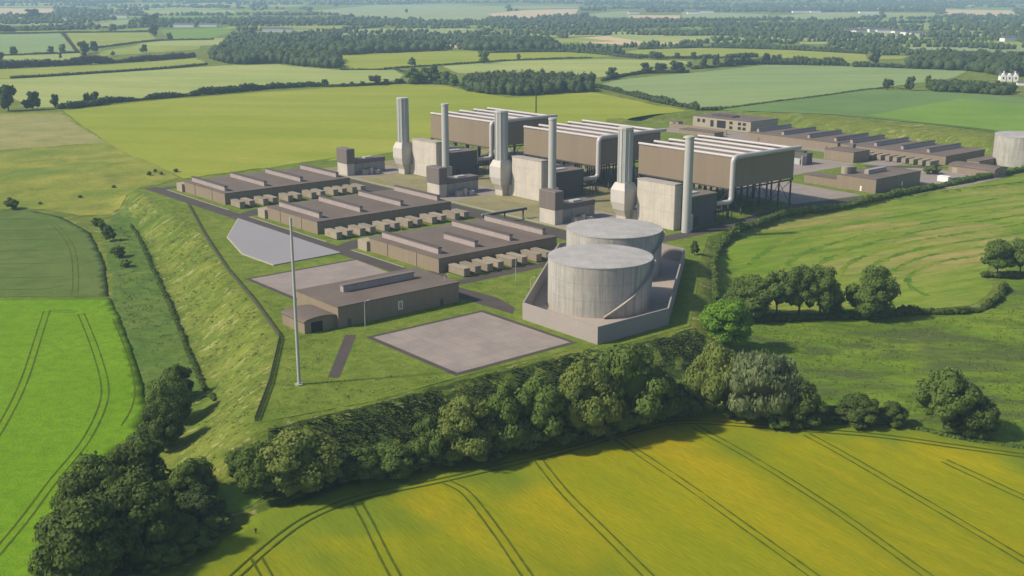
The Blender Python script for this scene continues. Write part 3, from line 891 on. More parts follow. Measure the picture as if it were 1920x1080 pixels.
def boiler(k, label):
    o = thing('boiler_house', 330, 293.2 + 79.6 * k, label, 'boiler house', group='tall pale concrete boiler blocks')
    MB().box(0, 4.2, 0, 20.6, 0, 18.2).build('block', M['concrete'], o, bevel=.2)
    MB().box(-.1, 4.3, -.1, 20.7, 18.203, 18.7).build('coping', M['concrete2'], o)
    MB().box(-.2, 4.0, 20.62, 25.6, 0, 5.2).build('plinth', M['concrete'], o)
    MB().box(4.21, 6.0, .2, 20.0, 0, 17.0).build('rear_casing', M['charcoal'], o)
    return o
def turbine(k, label):
    o = thing('turbine_building', 336.5, 293.6 + 79.6 * k, label, 'building', group='dark boxy turbine buildings')
    MB().box(0, 20, 0, 26, 0, 12.0).build('wall', M['charcoal'], o)
    MB().box(-.1, 20.1, -.1, 26.1, 12.003, 12.5).build('roof', M['brown'], o)
    MB().box(2, 13, 4, 7, 12.503, 13.0).build('skylight', M['stackc'], o)
    MB().box(6, 9, -.08, -.003, 0, 4).build('door', M['trimd'], o)
    return o
def slim(k, label):
    o = thing('slim_chimney', 332, 288.4 + 79.4 * k, label, 'chimney', group='slim round chimneys')
    MB().cyl(0, 0, 0, 38, 1.85, 1.75, 20).build('shaft', M['stackc'], o, smooth=True)
    MB().cyl(0, 0, 37.4, 38.15, 1.95, 1.95, 20).build('rim', M['steel'], o, smooth=True)
    mb = MB()
    mb.box(1.6, 1.75, 1.1, 1.2, 0, 37); mb.box(1.6, 1.75, 1.6, 1.7, 0, 37)
    for i in range(30):
        mb.box(1.6, 1.7, 1.21, 1.59, i * 1.2 + 1, i * 1.2 + 1.08)
    mb.build('ladder', M['darksteel'], o)
    MB().box(2.2, 4.2, .2, 2.2, 0, 6.5).build('cabinet', M['duct'], o)
    return o
def condenser(k, label):
    o = thing('air_condenser', 366.8, 295.8 + 79.6 * k, label, 'cooling unit', group='raised boxy air cooled condensers')
    X, Y, z0, z1 = 43.5, 52.5, 12.5, 25.2
    mb = MB()
    for a in ((0, .3, 0, Y), (X - .3, X, 0, Y), (.301, X - .301, 0, .3), (.301, X - .301, Y - .3, Y)):
        mb.box(*a, z0, z1)
    mb.build('wind_wall', M['windwall'], o)
    MB().box(.31, X - .31, .31, Y - .31, 13.4, 14.0).build('fan_deck', M['darksteel'], o)
    mb = MB()
    for x in np.linspace(0, X, 6):
        mb.box(x - .25, x + .25, 0.05, Y - .05, 12.0, 12.497)
    for y in np.linspace(0, Y, 6):
        mb.box(0.05, X - .05, y - .25, y + .25, 11.4, 11.995)
    mb.build('floor_beams', M['darksteel'], o)
    for i in range(5):
        x = 1.5 + i * 10.1
        xr = min(x + 4.6, X - .4)
        xl = max(x - 4.6, .4)
        a = MB()
        a.add([(xl, .4, 16), (x, .4, 24.9), (xr, .4, 16), (xl, Y - .4, 16), (x, Y - .4, 24.9), (xr, Y - .4, 16)], [(0, 2, 1), (3, 4, 5), (0, 1, 4, 3), (1, 2, 5, 4), (0, 3, 5, 2)])
        a.build('tube_bundle', M['brown'], o)
        d = MB()
        d.tube([(x, -.5, 25.7), (x, Y * .5, 25.7), (x, Y + 1.4, 25.7)], .66, 12, .62)
        d.build('steam_duct', M['duct'], o, smooth=True)
    e = []
    for t in np.linspace(0, math.pi / 2, 6):
        e.append((2.2 - 2.2 * math.cos(t) - .2, -1.4, 23.6 + 2.2 * math.sin(t)))
    low = []
    for t in np.linspace(0, math.pi / 2, 6):
        low.append((-.2 - 2.2 + 2.2 * math.cos(t), -1.4, 9.4 - 2.2 * math.sin(t)))
    path = [(-11.5, -.2, 7.2), (-7, -1.0, 7.2)] + low[::-1] + e + [(6, -1.4, 25.8)]
    MB().tube(path, 1.08, 14).build('riser_duct', M['duct'], o, smooth=True)
    MB().tube([(6, -1.4, 25.8), (20, -1.4, 25.8), (32, -1.4, 25.9), (45.5, -1.4, 25.9)], 1.08, 14, .85).build('header_duct', M['duct'], o, smooth=True)
    for x in np.linspace(.6, X - .6, 6):
        for y in np.linspace(.6, Y - .6, 6):
            MB().box(x - .28, x + .28, y - .28, y + .28, 0, 11.395).build('leg', M['darksteel'], o)
    br = MB()
    xs = np.linspace(.6, X - .6, 6)
    for i in range(5):
        for y in (.6, Y - .6):
            s = 1 if i % 2 else -1
            br.tube([(xs[i], y, 6 - 5.2 * s), (xs[i + 1], y, 6 + 5.2 * s)], .14, 5)
    ys = np.linspace(.6, Y - .6, 6)
    for i in range(5):
        for x in (.6, X - .6):
            s = 1 if i % 2 else -1
            br.tube([(x, ys[i], 6 - 5.2 * s), (x, ys[i + 1], 6 + 5.2 * s)], .14, 5)
    br.build('bracing', M['darksteel'], o)
    pl = MB()
    pl.box(-12, -2, -4.2, -1.8, 4.2, 4.5)
    for x in (-11, -6, -2.6):
        for y in (-4, -2.2):
            pl.box(x, x + .25, y, y + .25, 0, 4.197)
    pl.tube([(-11, -3, 4.9), (-3, -3, 4.9)], .35, 8)
    pl.build('pipe_platform', M['darksteel'], o)
    return o
wh = ['nearest the round tanks', 'in the middle of the three blocks', 'in the rear block against the golden field']
for k in range(3):
    filter_house(k, ['brown topped intake house, front one, just behind the back round tank', 'brown topped intake house, middle one behind the middle hall', 'brown topped intake house, rear one at the end of the rearmost hall'][k])
    flue(k, 'wide pale exhaust flue on a hopper, ' + wh[k])
    boiler(k, 'tall pale concrete boiler block, ' + wh[k])
    turbine(k, 'dark box building beside the slim chimney, ' + wh[k])
    slim(k, 'slim round grey chimney, ' + wh[k])
    condenser(k, 'big raised brown condenser with white roof ducts, ' + wh[k])
# pipe bridge across the road
o = thing('pipe_bridge', 278, 350.6, 'dark pipe bridge crossing from the front hall to its intake house', 'pipe bridge')
MB().box(0, 24, -.6, .6, 3.6, 4.2).build('truss', M['darksteel'], o)
MB().tube([(0, -.2, 4.55), (24, -.2, 4.55)], .3, 8).build('pipe', M['stackc'], o)
for x in (1, 12, 22):
    MB().box(x, x + .4, -.3, .3, 0, 3.597).build('leg', M['darksteel'], o)
for k in range(3):
    o = thing('plant_unit', 309, 327.5 + 79.5 * k, ['small grey plant boxes beside the front intake house', 'small grey plant boxes beside the middle intake house', 'small grey plant boxes beside the rear intake house'][k], 'plant unit', group='small plant boxes')
    MB().box(0, 3, 0, 2.4, 0, 2.6).build('housing', M['concrete2'], o, bevel=.08)
    MB().cyl(5, 1.2, 0, 3.4, 1.0, n=14).build('vessel', M['steel'], o, smooth=True)
    MB().box(7, 10, .2, 2.2, 0, 1.8).build('cabinet', M['stackc'], o, bevel=.06)
    MB().tube([(1.5, 1.2, 2.7), (1.5, 1.2, 3.2), (5, 1.2, 3.6), (8.5, 1.2, 2.4), (8.5, 1.2, 1.8)], .2, 6).build('pipe', M['darksteel'], o)

# ------------------------------------------------------------------ far end of the site
o = thing('office_building', 597, 466.5, 'pale two storey office with square dark windows at the far end', 'building')
Lv, Du, h = 50, 29, 7.4
MB().box(0, Du, 0, Lv, 0, h - .3).build('wall', M['cladl'], o)
MB().box(-.2, Du + .2, -.2, Lv + .2, h - .3, h).build('roof', M['roof'], o)
MB().box(8, 16, 22, 40, h, h + .9).build('roof_unit', M['trimd'], o)
def win(y0, y1, z0, z1, name='window'):
    wv = MB().box(-.12, -.003, y0 - .15, y1 + .15, z0 - .15, z1 + .15).build(name, M['cladl'], o)
    MB().box(-.16, -.123, y0, y1, z0, z1).build('pane', M['dark'], wv)
for y in (4, 8):
    for z in (1.2, 4.2):
        win(y, y + 2.6, z, z + 1.9)
for z in (1.0, 4.2):
    win(15.2, 17.8, z, z + 1.9)
win(21, 28.5, 1.0, 5.9, 'entrance')
win(31.5, 34.2, 1.2, 5.6)
for y in (39, 43.5):
    win(y, y + 2.4, 3.4, 5.6)
o = thing('block_building', 537.2, 348.5, 'plain tan flat roofed block between the far halls and the yard', 'building')
MB().box(0, 15.5, 0, 19, 0, 5.6).build('wall', M['clad'], o)
MB().box(-.15, 15.65, -.15, 19.15, 5.603, 5.9).build('roof', M['roof'], o)
MB().box(14, 17, 10, 13, 5.903, 8.0).build('roof_unit', M['brown'], o)
o = thing('transformer_bay', 512, 361, 'dark open transformer bay just right of the front condenser', 'transformer bay')
MB().box(0, 5, 0, 22, 0, 6.2).build('rear_wall', M['charcoal'], o)
MB().box(-4, -.003, 0, .6, 0, 5.0).build('side_wall', M['concrete2'], o)
MB().box(-4, -.003, 10, 10.6, 0, 5.0).build('side_wall', M['concrete2'], o)
MB().box(-3.4, -.8, 2, 8, 0, 3.2).build('transformer', M['stackc'], o, bevel=.15)
MB().box(-3.4, -.8, 12.5, 18.5, 0, 3.2).build('transformer', M['stackc'], o, bevel=.15)
MB().box(1, 4, 3, 18, 6.203, 7.0).build('roof_unit', M['trimd'], o)
o = thing('workshop', 464.3, 288, 'tan flat roofed workshop with a round roof vent by the right hedge', 'building')
MB().box(0, 38.5, 0, 21.5, 0, 6.5).build('wall', M['clad'], o)
MB().box(-.15, 38.65, -.15, 21.65, 6.503, 6.85).build('roof', M['roof'], o)
MB().box(9.5, 25, 10.5, 12.8, 6.853, 8.9).build('roof_monitor', M['monitor'], o)
MB().cyl(3.5, 19, 6.853, 10.2, 2.2, n=20).build('roof_vent', M['cladl'], o, smooth=True)
MB().box(3.6, 9.5, 17.2, 21, 6.853, 9.8).build('vent_housing', M['clad'], o)
MB().box(22, 23, -.07, -.003, 1.2, 3.4).build('window', M['white'], o)
MB().box(-.07, -.003, 7.5, 8.4, .2, 2.6).build('door', M['white'], o)
a = MB().box(.5, 8, 21.66, 40.5, 0, 4.0).build('annex', M['clad'], o)
MB().box(.3, 8.2, 21.67, 40.7, 4.003, 4.3).build('annex_roof', M['roof'], a)
MB().box(.6, 4.5, 21.55, 21.655, 0, 3.6).build('opening', M['dark'], a)
o = thing('cabin', 519, 283.5, 'small white cabin on the paved yard beside the workshop', 'cabin')
MB().box(0, 3.2, -1.2, 4.6, 0, 2.6).build('body', M['white'], o, bevel=.06)
MB().box(-.1, 3.3, -1.3, 4.7, 2.603, 2.75).build('roof', M['white'], o)
MB().box(3.21, 11, -1, 4.2, 0, 1.6).build('canopy', M['padc'], o)
o = thing('low_shed', 549, 274, 'low tan shed with a rounded roof in front of the edge tank', 'shed')
prof = [(0, 0), (13, 0), (13, 3.6)] + [(6.5 + 6.5 * math.cos(t), 3.6 + 1.3 * math.sin(t)) for t in np.linspace(.2, math.pi - .2, 9)] + [(0, 3.6)]
MB().loft([[(x, 0, z) for x, z in prof], [(x, 25, z) for x, z in prof]]).build('wall', M['clad'], o)
prof2 = [(6.5 + 6.75 * math.cos(t), 3.7 + 1.35 * math.sin(t)) for t in np.linspace(.03, math.pi - .03, 11)]
MB().loft([[(x, -.2, z) for x, z in prof2] + [(x, -.2, z - .2) for x, z in prof2[::-1]], [(x, 25.2, z) for x, z in prof2] + [(x, 25.2, z - .2) for x, z in prof2[::-1]]]).build('roof', M['roof'], o)
MB().box(-.08, -.003, 20, 23, 0, 2.8).build('door', M['cladl'], o)
o = thing('switch_house', 575, 296, 'long low brown shed between the far hall and the edge tank', 'shed')
MB().box(0, 24, 0, 7, 0, 3.2).build('wall', M['clad'], o)
MB().box(-.2, 24.2, -.2, 7.2, 3.203, 3.5).build('roof', M['roof'], o)
low_wall('screen_wall', [(577, 470), (577, 520)], 'clad', .5, 3.2, 'long tan screen wall in front of the pale office building', 'wall')
o = thing('store', 560, 466, 'low brown flat store in front of the pale office building', 'shed')
MB().box(0, 9, 0, 30, 0, 2.8).build('wall', M['clad'], o)
MB().box(-.2, 9.2, -.2, 30.2, 2.803, 3.1).build('roof', M['roof'], o)
o = thing('gatehouse', 588, 522, 'tiny pale gatehouse left of the office building', 'hut')
MB().box(0, 5, 0, 8, 0, 2.8).build('wall', M['cladl'], o)
MB().box(-.3, 5.3, -.3, 8.3, 2.803, 3.1).build('roof', M['roof'], o)
MB().box(-.08, -.003, 2, 5, 1, 2.2).build('window', M['dark'], o)
rngc = np.random.default_rng(5)
for i, (u, v) in enumerate([(532, 393), (531, 398), (530, 403), (529, 408), (524, 436), (523, 440), (522, 444)]):
    o = thing('parked_car', u, v, 'small dark parked car on the far service yard', 'car', rot=rad(-90), group='cars parked on the far yard')
    MB().loft([[(-2.1, -.85, .3), (2.1, -.85, .3), (2.1, .85, .3), (-2.1, .85, .3)], [(-2.15, -.9, .8), (2.15, -.9, .75), (2.15, .9, .75), (-2.15, .9, .8)], [(-1.7, -.85, .95), (1.2, -.85, .95), (1.2, .85, .95), (-1.7, .85, .95)], [(-1.2, -.7, 1.45), (.5, -.7, 1.45), (.5, .7, 1.45), (-1.2, .7, 1.45)]]).build('body', M[['darksteel', 'stackc', 'trimd'][i % 3]], o)
    for x in (-1.3, 1.3):
        for y in (-.85, .75):
            MB().tube([(x, y, .33), (x, y + .1, .33)], .33, 10).build('wheel', M['dark'], o)

# tall thin mast with shadow across the lawn, rear pole, lamps
o = thing('mast', 126.7, 232.3, 'tall tapering grey mast standing alone on the left lawn', 'mast')
MB().cyl(0, 0, .3, 41.8, .42, .31, 14).build('pole', M['stackc'], o, smooth=True)
MB().cyl(0, 0, 0, .3, 1.1, 1.1, 14).build('base', M['concrete2'], o)
MB().cyl(0, 0, 41.8, 43.4, .04, .02, 6).build('lightning_rod', M['stackc'], o)
pr = unproject(1005, 232, 8.0); du = float(pr @ US); dv = float(pr @ VS)
o = thing('lattice_pole', du, dv, 'thin dark lattice pole behind the rear condenser', 'pole')
mb = MB()
for a, b in ((-.4, -.4), (.4, -.4), (.4, .4), (-.4, .4)):
    mb.tube([(a, b, 0), (a * .5, b * .5, 30)], .12, 5)
mb.build('legs', M['darksteel'], o)
mb = MB()
for i in range(14):
    z = i * 2.1 + .5
    s = .4 * (1 - z / 60)
    for a, b in (((-s, -s), (s, -s)), ((s, -s), (s, s)), ((s, s), (-s, s)), ((-s, s), (-s, -s))):
        mb.tube([(a[0], a[1], z), (b[0], b[1], z + 2)], .06, 4)
mb.build('bracing', M['darksteel'], o)
def lamp(px, py, label):
    p = unproject(px, py, 0)
    o = thing('street_lamp', float(p @ US), float(p @ VS), label, 'lamp post', group='thin lamp posts on the site')
    MB().cyl(0, 0, 0, 8, .12, .07, 8).build('post', M['stackc'], o)
    MB().tube([(0, 0, 8), (.3, 0, 8.3), (1.3, 0, 8.4)], .06, 6).build('arm', M['stackc'], o)
    MB().box(1.0, 1.8, -.15, .15, 8.3, 8.5).build('lamp_head', M['steel'], o)
for a in ((685, 618, 'thin lamp post on the lawn beside the white window of the control building'), (834, 565, 'thin lamp post near the right end of the control building'), (967, 528, 'thin lamp post by the cross road behind the pads'),
          (753, 452, 'thin lamp post by the road at the front hall'), (995, 570, 'thin lamp post at the left corner of the tank bund')):
    lamp(*a)
p = unproject(480, 1004, height(unproject(480, 1004, -11))[0])
o = bpy.data.objects.new('field_stake', None); o.location = (p[0], p[1], float(height(p)[0])); C.objects.link(o)
setp(o, 'short dark stake standing in the yellow crop near its edge', 'stake')
MB().cyl(0, 0, 0, 1.5, .12, .1, 7).build('post', M['wood'], o)
MB().box(-.22, .22, -.06, .06, 1.0, 1.55).build('crosspiece', M['wood'], o)

# perimeter fence along the embankment crest
def fence(name, uv, label, h=1.25, every=3.0):
    P = resample(uvp(uv), every)
    o = bpy.data.objects.new(name, None)
    o.location = (P[0][0], P[0][1], 0)
    C.objects.link(o)
    setp(o, label, 'fence', group='site boundary fences')
    z = height(P)
    mb, ms = MB(), MB()
    L = P - P[0]
    for (x, y), zz in zip(L, z):
        mb.box(x - .09, x + .09, y - .09, y + .09, zz - .3, zz + h + .15)
    for i in range(len(L) - 1):
        a, b = L[i], L[i + 1]
        t = (b - a) / np.linalg.norm(b - a); nn = np.array([-t[1], t[0]]) * .04
        k = 12
        for j in range(k):
            c = a + (b - a) * (j + .5) / k
            q = [c - t * .07 - nn, c + t * .07 - nn, c + t * .07 + nn, c - t * .07 + nn]
            zz = (z[i] + (z[i + 1] - z[i]) * (j + .5) / k)
            ms.prism([tuple(x) for x in q], zz + .05, zz + h)
        for hz in (.3, h - .25):
            q = [a - nn * 1.6, b - nn * 1.6, b + nn * 1.6, a + nn * 1.6]
            ms.add([(x[0], x[1], (z[i] if m in (0, 3) else z[i + 1]) + hz + d) for d in (0, .1) for m, x in enumerate(q)], [(3, 2, 1, 0), (4, 5, 6, 7), (0, 1, 5, 4), (1, 2, 6, 5), (2, 3, 7, 6), (3, 0, 4, 7)])
    mb.build('posts', M['fence'], o)
    ms.build('palisade', M['fence'], o)
    # strip of path at the foot
    return o
fence('palisade_fence', [(205.5, 470), (183.6, 407), (165.6, 351), (153.6, 308), (141.5, 269), (121.4, 237.6), (107, 217.4)], 'long grey palisade fence along the crest of the left grass bank')

# ------------------------------------------------------------------ foliage
bm = bmesh.new(); bmesh.ops.create_icosphere(bm, subdivisions=1, radius=1)
ICO_V = np.array([v.co[:] for v in bm.verts]); ICO_F = np.array([[v.index for v in f.verts] for f in bm.faces]); bm.free()
bm = bmesh.new(); bmesh.ops.create_icosphere(bm, subdivisions=2, radius=1)
ICO2_V = np.array([v.co[:] for v in bm.verts]); ICO2_F = np.array([[v.index for v in f.verts] for f in bm.faces]); bm.free()
def blobs(Cn, Rr, r, fine=False, jit=.16):
    """lumpy solid cores at centres Cn (n,3), radii Rr (n,3)"""
    IV, IF = (ICO2_V, ICO2_F) if fine else (ICO_V, ICO_F)
    n, k = len(Cn), len(IV)
    j = 1 + r.normal(0, jit, (n, k, 1))
    V = Cn[:, None, :] + IV[None] * j * Rr[:, None, :]
    F = IF[None] + (np.arange(n) * k)[:, None, None]
    return V.reshape(-1, 3), F.reshape(-1, 3)
def cards(Pn, N, size, r, aspect=1.0, hang=0.0):
    n = len(Pn)
    N = N / (np.linalg.norm(N, axis=1)[:, None] + 1e-9)
    a = np.cross(N, r.normal(0, 1, (n, 3))); a /= np.linalg.norm(a, axis=1)[:, None] + 1e-9
    b = np.cross(N, a)
    if hang:
        b = b * (1 - hang) + np.array([0, 0, -1.0]) * hang
    s = size * r.uniform(.55, 1.35, (n, 1))
    a = a * s * .5; b = b * s * .5 * aspect
    V = np.stack([Pn - a * .9, Pn - b, Pn + a, Pn + b * 1.1], 1).reshape(-1, 3)
    F = np.arange(4 * n).reshape(n, 4)
    return V, F
def join(parts):
    Vs, F3, F4, k = [], [], [], 0
    for V, F in parts:
        (F3 if F.shape[1] == 3 else F4).append(F + k)
        Vs.append(V); k += len(V)
    return np.vstack(Vs), [np.vstack(x) for x in (F3, F4) if x]
def crown(seed, rx, h, z0, ncl, ncard, size, shape='round', hang=0.0, aspect=1.0):
    """irregular crown: many leaf clumps round an uneven outline"""
    r = np.random.default_rng(seed)
    d = r.normal(0, 1, (ncl, 3)); d /= np.linalg.norm(d, axis=1)[:, None]
    lowlim = -.95 if shape == 'hedge' else -.62
    d[:, 2] = np.where(d[:, 2] < lowlim, -d[:, 2], d[:, 2])
    cz = z0 + (h - z0) * .48; rz = (h - z0) * .5
    # uneven outline from a few random lobes
    lob = r.normal(0, 1, (5, 3)); lob /= np.linalg.norm(lob, axis=1)[:, None]
    bul = 1 + .22 * np.max(d @ lob.T, axis=1) - .12
    cr = r.uniform(.20, .36, ncl)
    k = r.uniform(.45, .80, ncl) * bul
    wide = 1.0
    Cn = d * k[:, None] * np.array([rx, rx, rz])
    zz = (Cn[:, 2] + rz) / (2 * rz)
    if shape == 'cone':
        tap = 1.15 - .85 * zz
    elif shape == 'hedge':
        tap = 1.10 - .32 * zz
    else:
        tap = np.where(zz < .3, .86 + .45 * zz, 1.0)
    Cn[:, :2] *= tap[:, None]
    Cn[:, 2] += cz
    Cn[:, 2] = np.maximum(Cn[:, 2], cr * rx * .55)
    Rr = np.column_stack([cr * rx, cr * rx, cr * rx * r.uniform(.75, 1.05, ncl)])
    parts = []
    core = blobs(np.vstack([Cn, [[0, 0, cz]]]), np.vstack([Rr * .82, [[rx * .5, rx * .5, rz * .62]]]), r, fine=False)
    parts.append(core)
    idx = r.integers(0, ncl, ncard)
    dd = r.normal(0, 1, (ncard, 3)); dd[:, 2] = np.abs(dd[:, 2]) * .7 + dd[:, 2] * .3
    dd /= np.linalg.norm(dd, axis=1)[:, None]
    Pn = Cn[idx] + dd * Rr[idx] * r.uniform(.82, 1.16, (ncard, 1))
    N = dd + r.normal(0, .26, (ncard, 3))
    parts.append(cards(Pn, N, size, r, aspect, hang))
    return join(parts)
def trunk_mesh(seed, h, r0):
    r = np.random.default_rng(seed)
    mb = MB()
    lean = r.normal(0, .03, 2) * h
    mb.tube([(0, 0, -.4), (lean[0] * .3, lean[1] * .3, h * .22), (lean[0], lean[1], h * .6)], r0, 8, r0 * .45)
    for i in range(4):
        a = r.uniform(0, 6.28); z = h * r.uniform(.22, .42)
        mb.tube([(lean[0] * .4, lean[1] * .4, z), (math.cos(a) * h * .12, math.sin(a) * h * .12, z + h * .14), (math.cos(a) * h * .22, math.sin(a) * h * .22, z + h * .30)], r0 * .45, 6, r0 * .15)
    me = bpy.data.meshes.new('trunk'); me.from_pydata(mb.v, [], mb.f); me.update()
    me.materials.append(M['bark'])
    return me
PROTO = {}
def proto(kind, var):
    key = (kind, var)
    if key in PROTO: return PROTO[key]
    spec = dict(
        dark=('l_dark', 5.6, 10, -.3, 54, 11050, 0.45, 'hedge', 0, 1), deep=('l_deep', 5.4, 10, .3, 40, 7820, 0.49, 'hedge', 0, 1), mid=('l_mid', 5.4, 10, -.2, 50, 10540, 0.41, 'hedge', 0, 1),
        willow=('l_yel', 5.8, 10, .3, 56, 11560, 0.41, 'hedge', .25, 1.3), silver=('l_sil', 5.6, 10, .3, 52, 9520, 0.41, 'hedge', .6, 2.0), bright=('l_bri', 5.6, 10, -.2, 50, 9520, 0.41, 'hedge', 0, 1),
        open=('l_mid', 5.4, 10, 1.3, 40, 8500, 0.41, 'round', 0, 1), bush=('l_mid', 5.8, 10, 0, 26, 2200, .85, 'hedge', 0, 1), dbush=('l_dark', 5.8, 10, 0, 26, 2200, .85, 'hedge', 0, 1),
        blossom=('l_bls', 5.8, 10, 0, 26, 2200, .7, 'hedge', 0, 1), row=('l_mid', 5.0, 10, .1, 44, 8840, 0.45, 'hedge', 0, 1.1),
        far=('l_far', 5.4, 10, -.2, 22, 700, 1.2, 'hedge', 0, 1), farmid=('l_mid', 5.4, 10, -.2, 22, 700, 1.2, 'hedge', 0, 1), farcone=('l_far', 3.6, 10, .2, 14, 320, 1.4, 'cone', 0, 1), farbrn=('l_brn', 5.4, 10, .3, 16, 420, 1.4, 'round', 0, 1))[kind]
    mat, rx, h, z0, ncl, ncard, size, shape, hang, asp = spec
    seed = sum(map(ord, kind)) * 13 + var * 101
    V, F = crown(seed, rx, h, z0, ncl, ncard, size, shape, hang, asp)
    rx = float(np.percentile(np.hypot(V[:, 0], V[:, 1]), 98.5)); top = float(np.percentile(V[:, 2], 99.7))
    me = npmesh('crown', V, F, smooth=True)
    me.materials.append(M[mat])
    PROTO[key] = (me, trunk_mesh(seed + 1, h, .42), rx, top)
    return PROTO[key]
_nvar = 4
tcount = [0]
def tree(px, yb, yt, wpx, kind, label, cat='tree', group=None, name=None, pos2=None, hh=None, ww=None, parts=True):
    tcount[0] += 1
    r = np.random.default_rng(tcount[0] * 17)
    if pos2 is None:
        p = ground(px, yb)[0]
        z = float(height(p)[0])
        dep = depth_of(p, z)
        h = max(1.2, (yb - yt) * dep / FPX / cp * 1.0)
        wd = wpx * dep / FPX
    else:
        p, h, wd = pos2, hh, ww
        z = float(height(p)[0])
    cm, tm, rx, top = proto(kind, tcount[0] % _nvar)
    sx = wd / (2 * rx) * 1.04; sz = h / top
    nm = name or ('bush' if cat == 'bush' else 'tree')
    if parts:
        o = bpy.data.objects.new(nm, None)
        c = bpy.data.objects.new('crown', cm); c.parent = o; C.objects.link(c)
        t = bpy.data.objects.new('trunk', tm); t.parent = o; C.objects.link(t)
        t.scale = (min(1, .6 / sx * sz), min(1, .6 / sx * sz), 1)
    else:
        o = bpy.data.objects.new(nm, cm)
    o.location = (p[0], p[1], z - .05)
    o.rotation_euler = (0, 0, r.uniform(0, 6.28))
    o.scale = (sx * r.uniform(.94, 1.06), sx * r.uniform(.94, 1.06), sz)
    C.objects.link(o)
    return setp(o, label, cat, group)

# near trees: (x, base y, top y, width, kind, label)
G1 = 'trees along the foot of the front slope'
near = [
    (336, 745, 684, 60, 'dark', 'uppermost tree of the three in a row at the end of the bright green field'),
    (320, 792, 704, 84, 'mid', 'middle tree of the three in a row at the end of the bright green field'),
    (306, 838, 748, 82, 'dark', 'lowest tree of the three in a row at the end of the bright green field'),
    (262, 945, 812, 118, 'dark', 'dark tree at the top of the dense clump in the lower left corner'),
    (190, 1000, 850, 150, 'dark', 'broad dark tree on the left of the clump, edge of the bright green field'),
    (160, 1085, 925, 170, 'dark', 'biggest dark tree at the bottom of the lower left clump'),
    (262, 1040, 890, 150, 'dark', 'dark tree in the centre of the lower left clump'),
    (364, 952, 856, 96, 'mid', 'grey green rounded tree right of the lower left clump'),
    (385, 982, 915, 100, 'deep', 'low dark spreading tree right of the clump, next to the grass gap'),
    (320, 1030, 955, 100, 'dark', 'low dark tree at the lower right of the clump'),
    (566, 925, 800, 150, 'willow', 'large rounded yellow green willow at the yellow field edge'),
    (490, 930, 828, 88, 'mid', 'darker upright tree on the left flank of the large willow'),
    (452, 892, 838, 56, 'mid', 'ragged green tree left of the willow at the foot of the bank'),
    (676, 903, 838, 82, 'row', 'low rounded tree just right of the large willow'),
    (738, 893, 830, 92, 'row', 'low dull green tree between the willow and the row of taller trees'),
    (806, 878, 778, 74, 'row', 'slim green tree at the start of the taller row below the slope'),
    (872, 868, 742, 130, 'willow', 'wide olive green tree in front of the dark slope'),
    (948, 852, 722, 100, 'row', 'green tree left of centre in the dense row below the grey pad'),
    (1010, 845, 708, 104, 'row', 'dark tree in the dense row below the grey pad corner'),
    (1098, 828, 675, 124, 'willow', 'tall olive tree in the row below the bund wall'),
    (1180, 806, 645, 140, 'mid', 'broad tall green tree covering the foot of the bund corner'),
    (1232, 790, 690, 96, 'row', 'dark tree at the right end of the dense row'),
    (1290, 782, 715, 70, 'dbush', 'dark low tree in the gap between the row and the pale willow'),
    (1340, 775, 643, 112, 'willow', 'upright olive willow left of the silvery tree'),
    (1422, 792, 662, 142, 'silver', 'silvery pale willow with drooping branches'),
    (1500, 800, 716, 82, 'dark', 'dark round tree touching the right side of the silvery willow'),
    (1606, 797, 740, 88, 'dark', 'round dark bush tree standing on the field edge right of the willow'),
    (1674, 800, 752, 54, 'dark', 'smaller round bush tree right of its bigger neighbour on the field edge'),
    (1770, 812, 692, 116, 'open', 'large open crowned tree with a reddish trunk at lower right'),
    (1822, 818, 726, 92, 'dark', 'dark spreading tree leaning on the open crowned tree at lower right'),
    (1360, 645, 562, 96, 'bright', 'bright lime green round tree beside the dark strip'),
    (1408, 598, 518, 96, 'mid', 'leftmost leafy tree of the small grove on the pasture hedge'),
    (1456, 598, 508, 80, 'open', 'second tree of the small grove on the pasture hedge'),
    (1496, 598, 500, 72, 'open', 'slender open tree in the middle of the small grove'),
    (1536, 596, 500, 70, 'open', 'tall slender tree at the right of the small grove'),
    (1556, 590, 528, 50, 'mid', 'small tree closing the right end of the small grove'),
    (1634, 597, 503, 92, 'mid', 'round solitary tree between the small grove and the long hedge'),
    (1868, 520, 452, 64, 'open', 'leafy tree at the right edge beside its twin, pasture corner'),
    (1912, 520, 450, 64, 'open', 'tree cut by the right edge of the photo, pasture corner'),
    (22, 392, 371, 30, 'dbush', 'small dark round bush at the far left edge above the dark crop'),
]
for a in near:
    tree(*a[:5], a[5], 'tree')
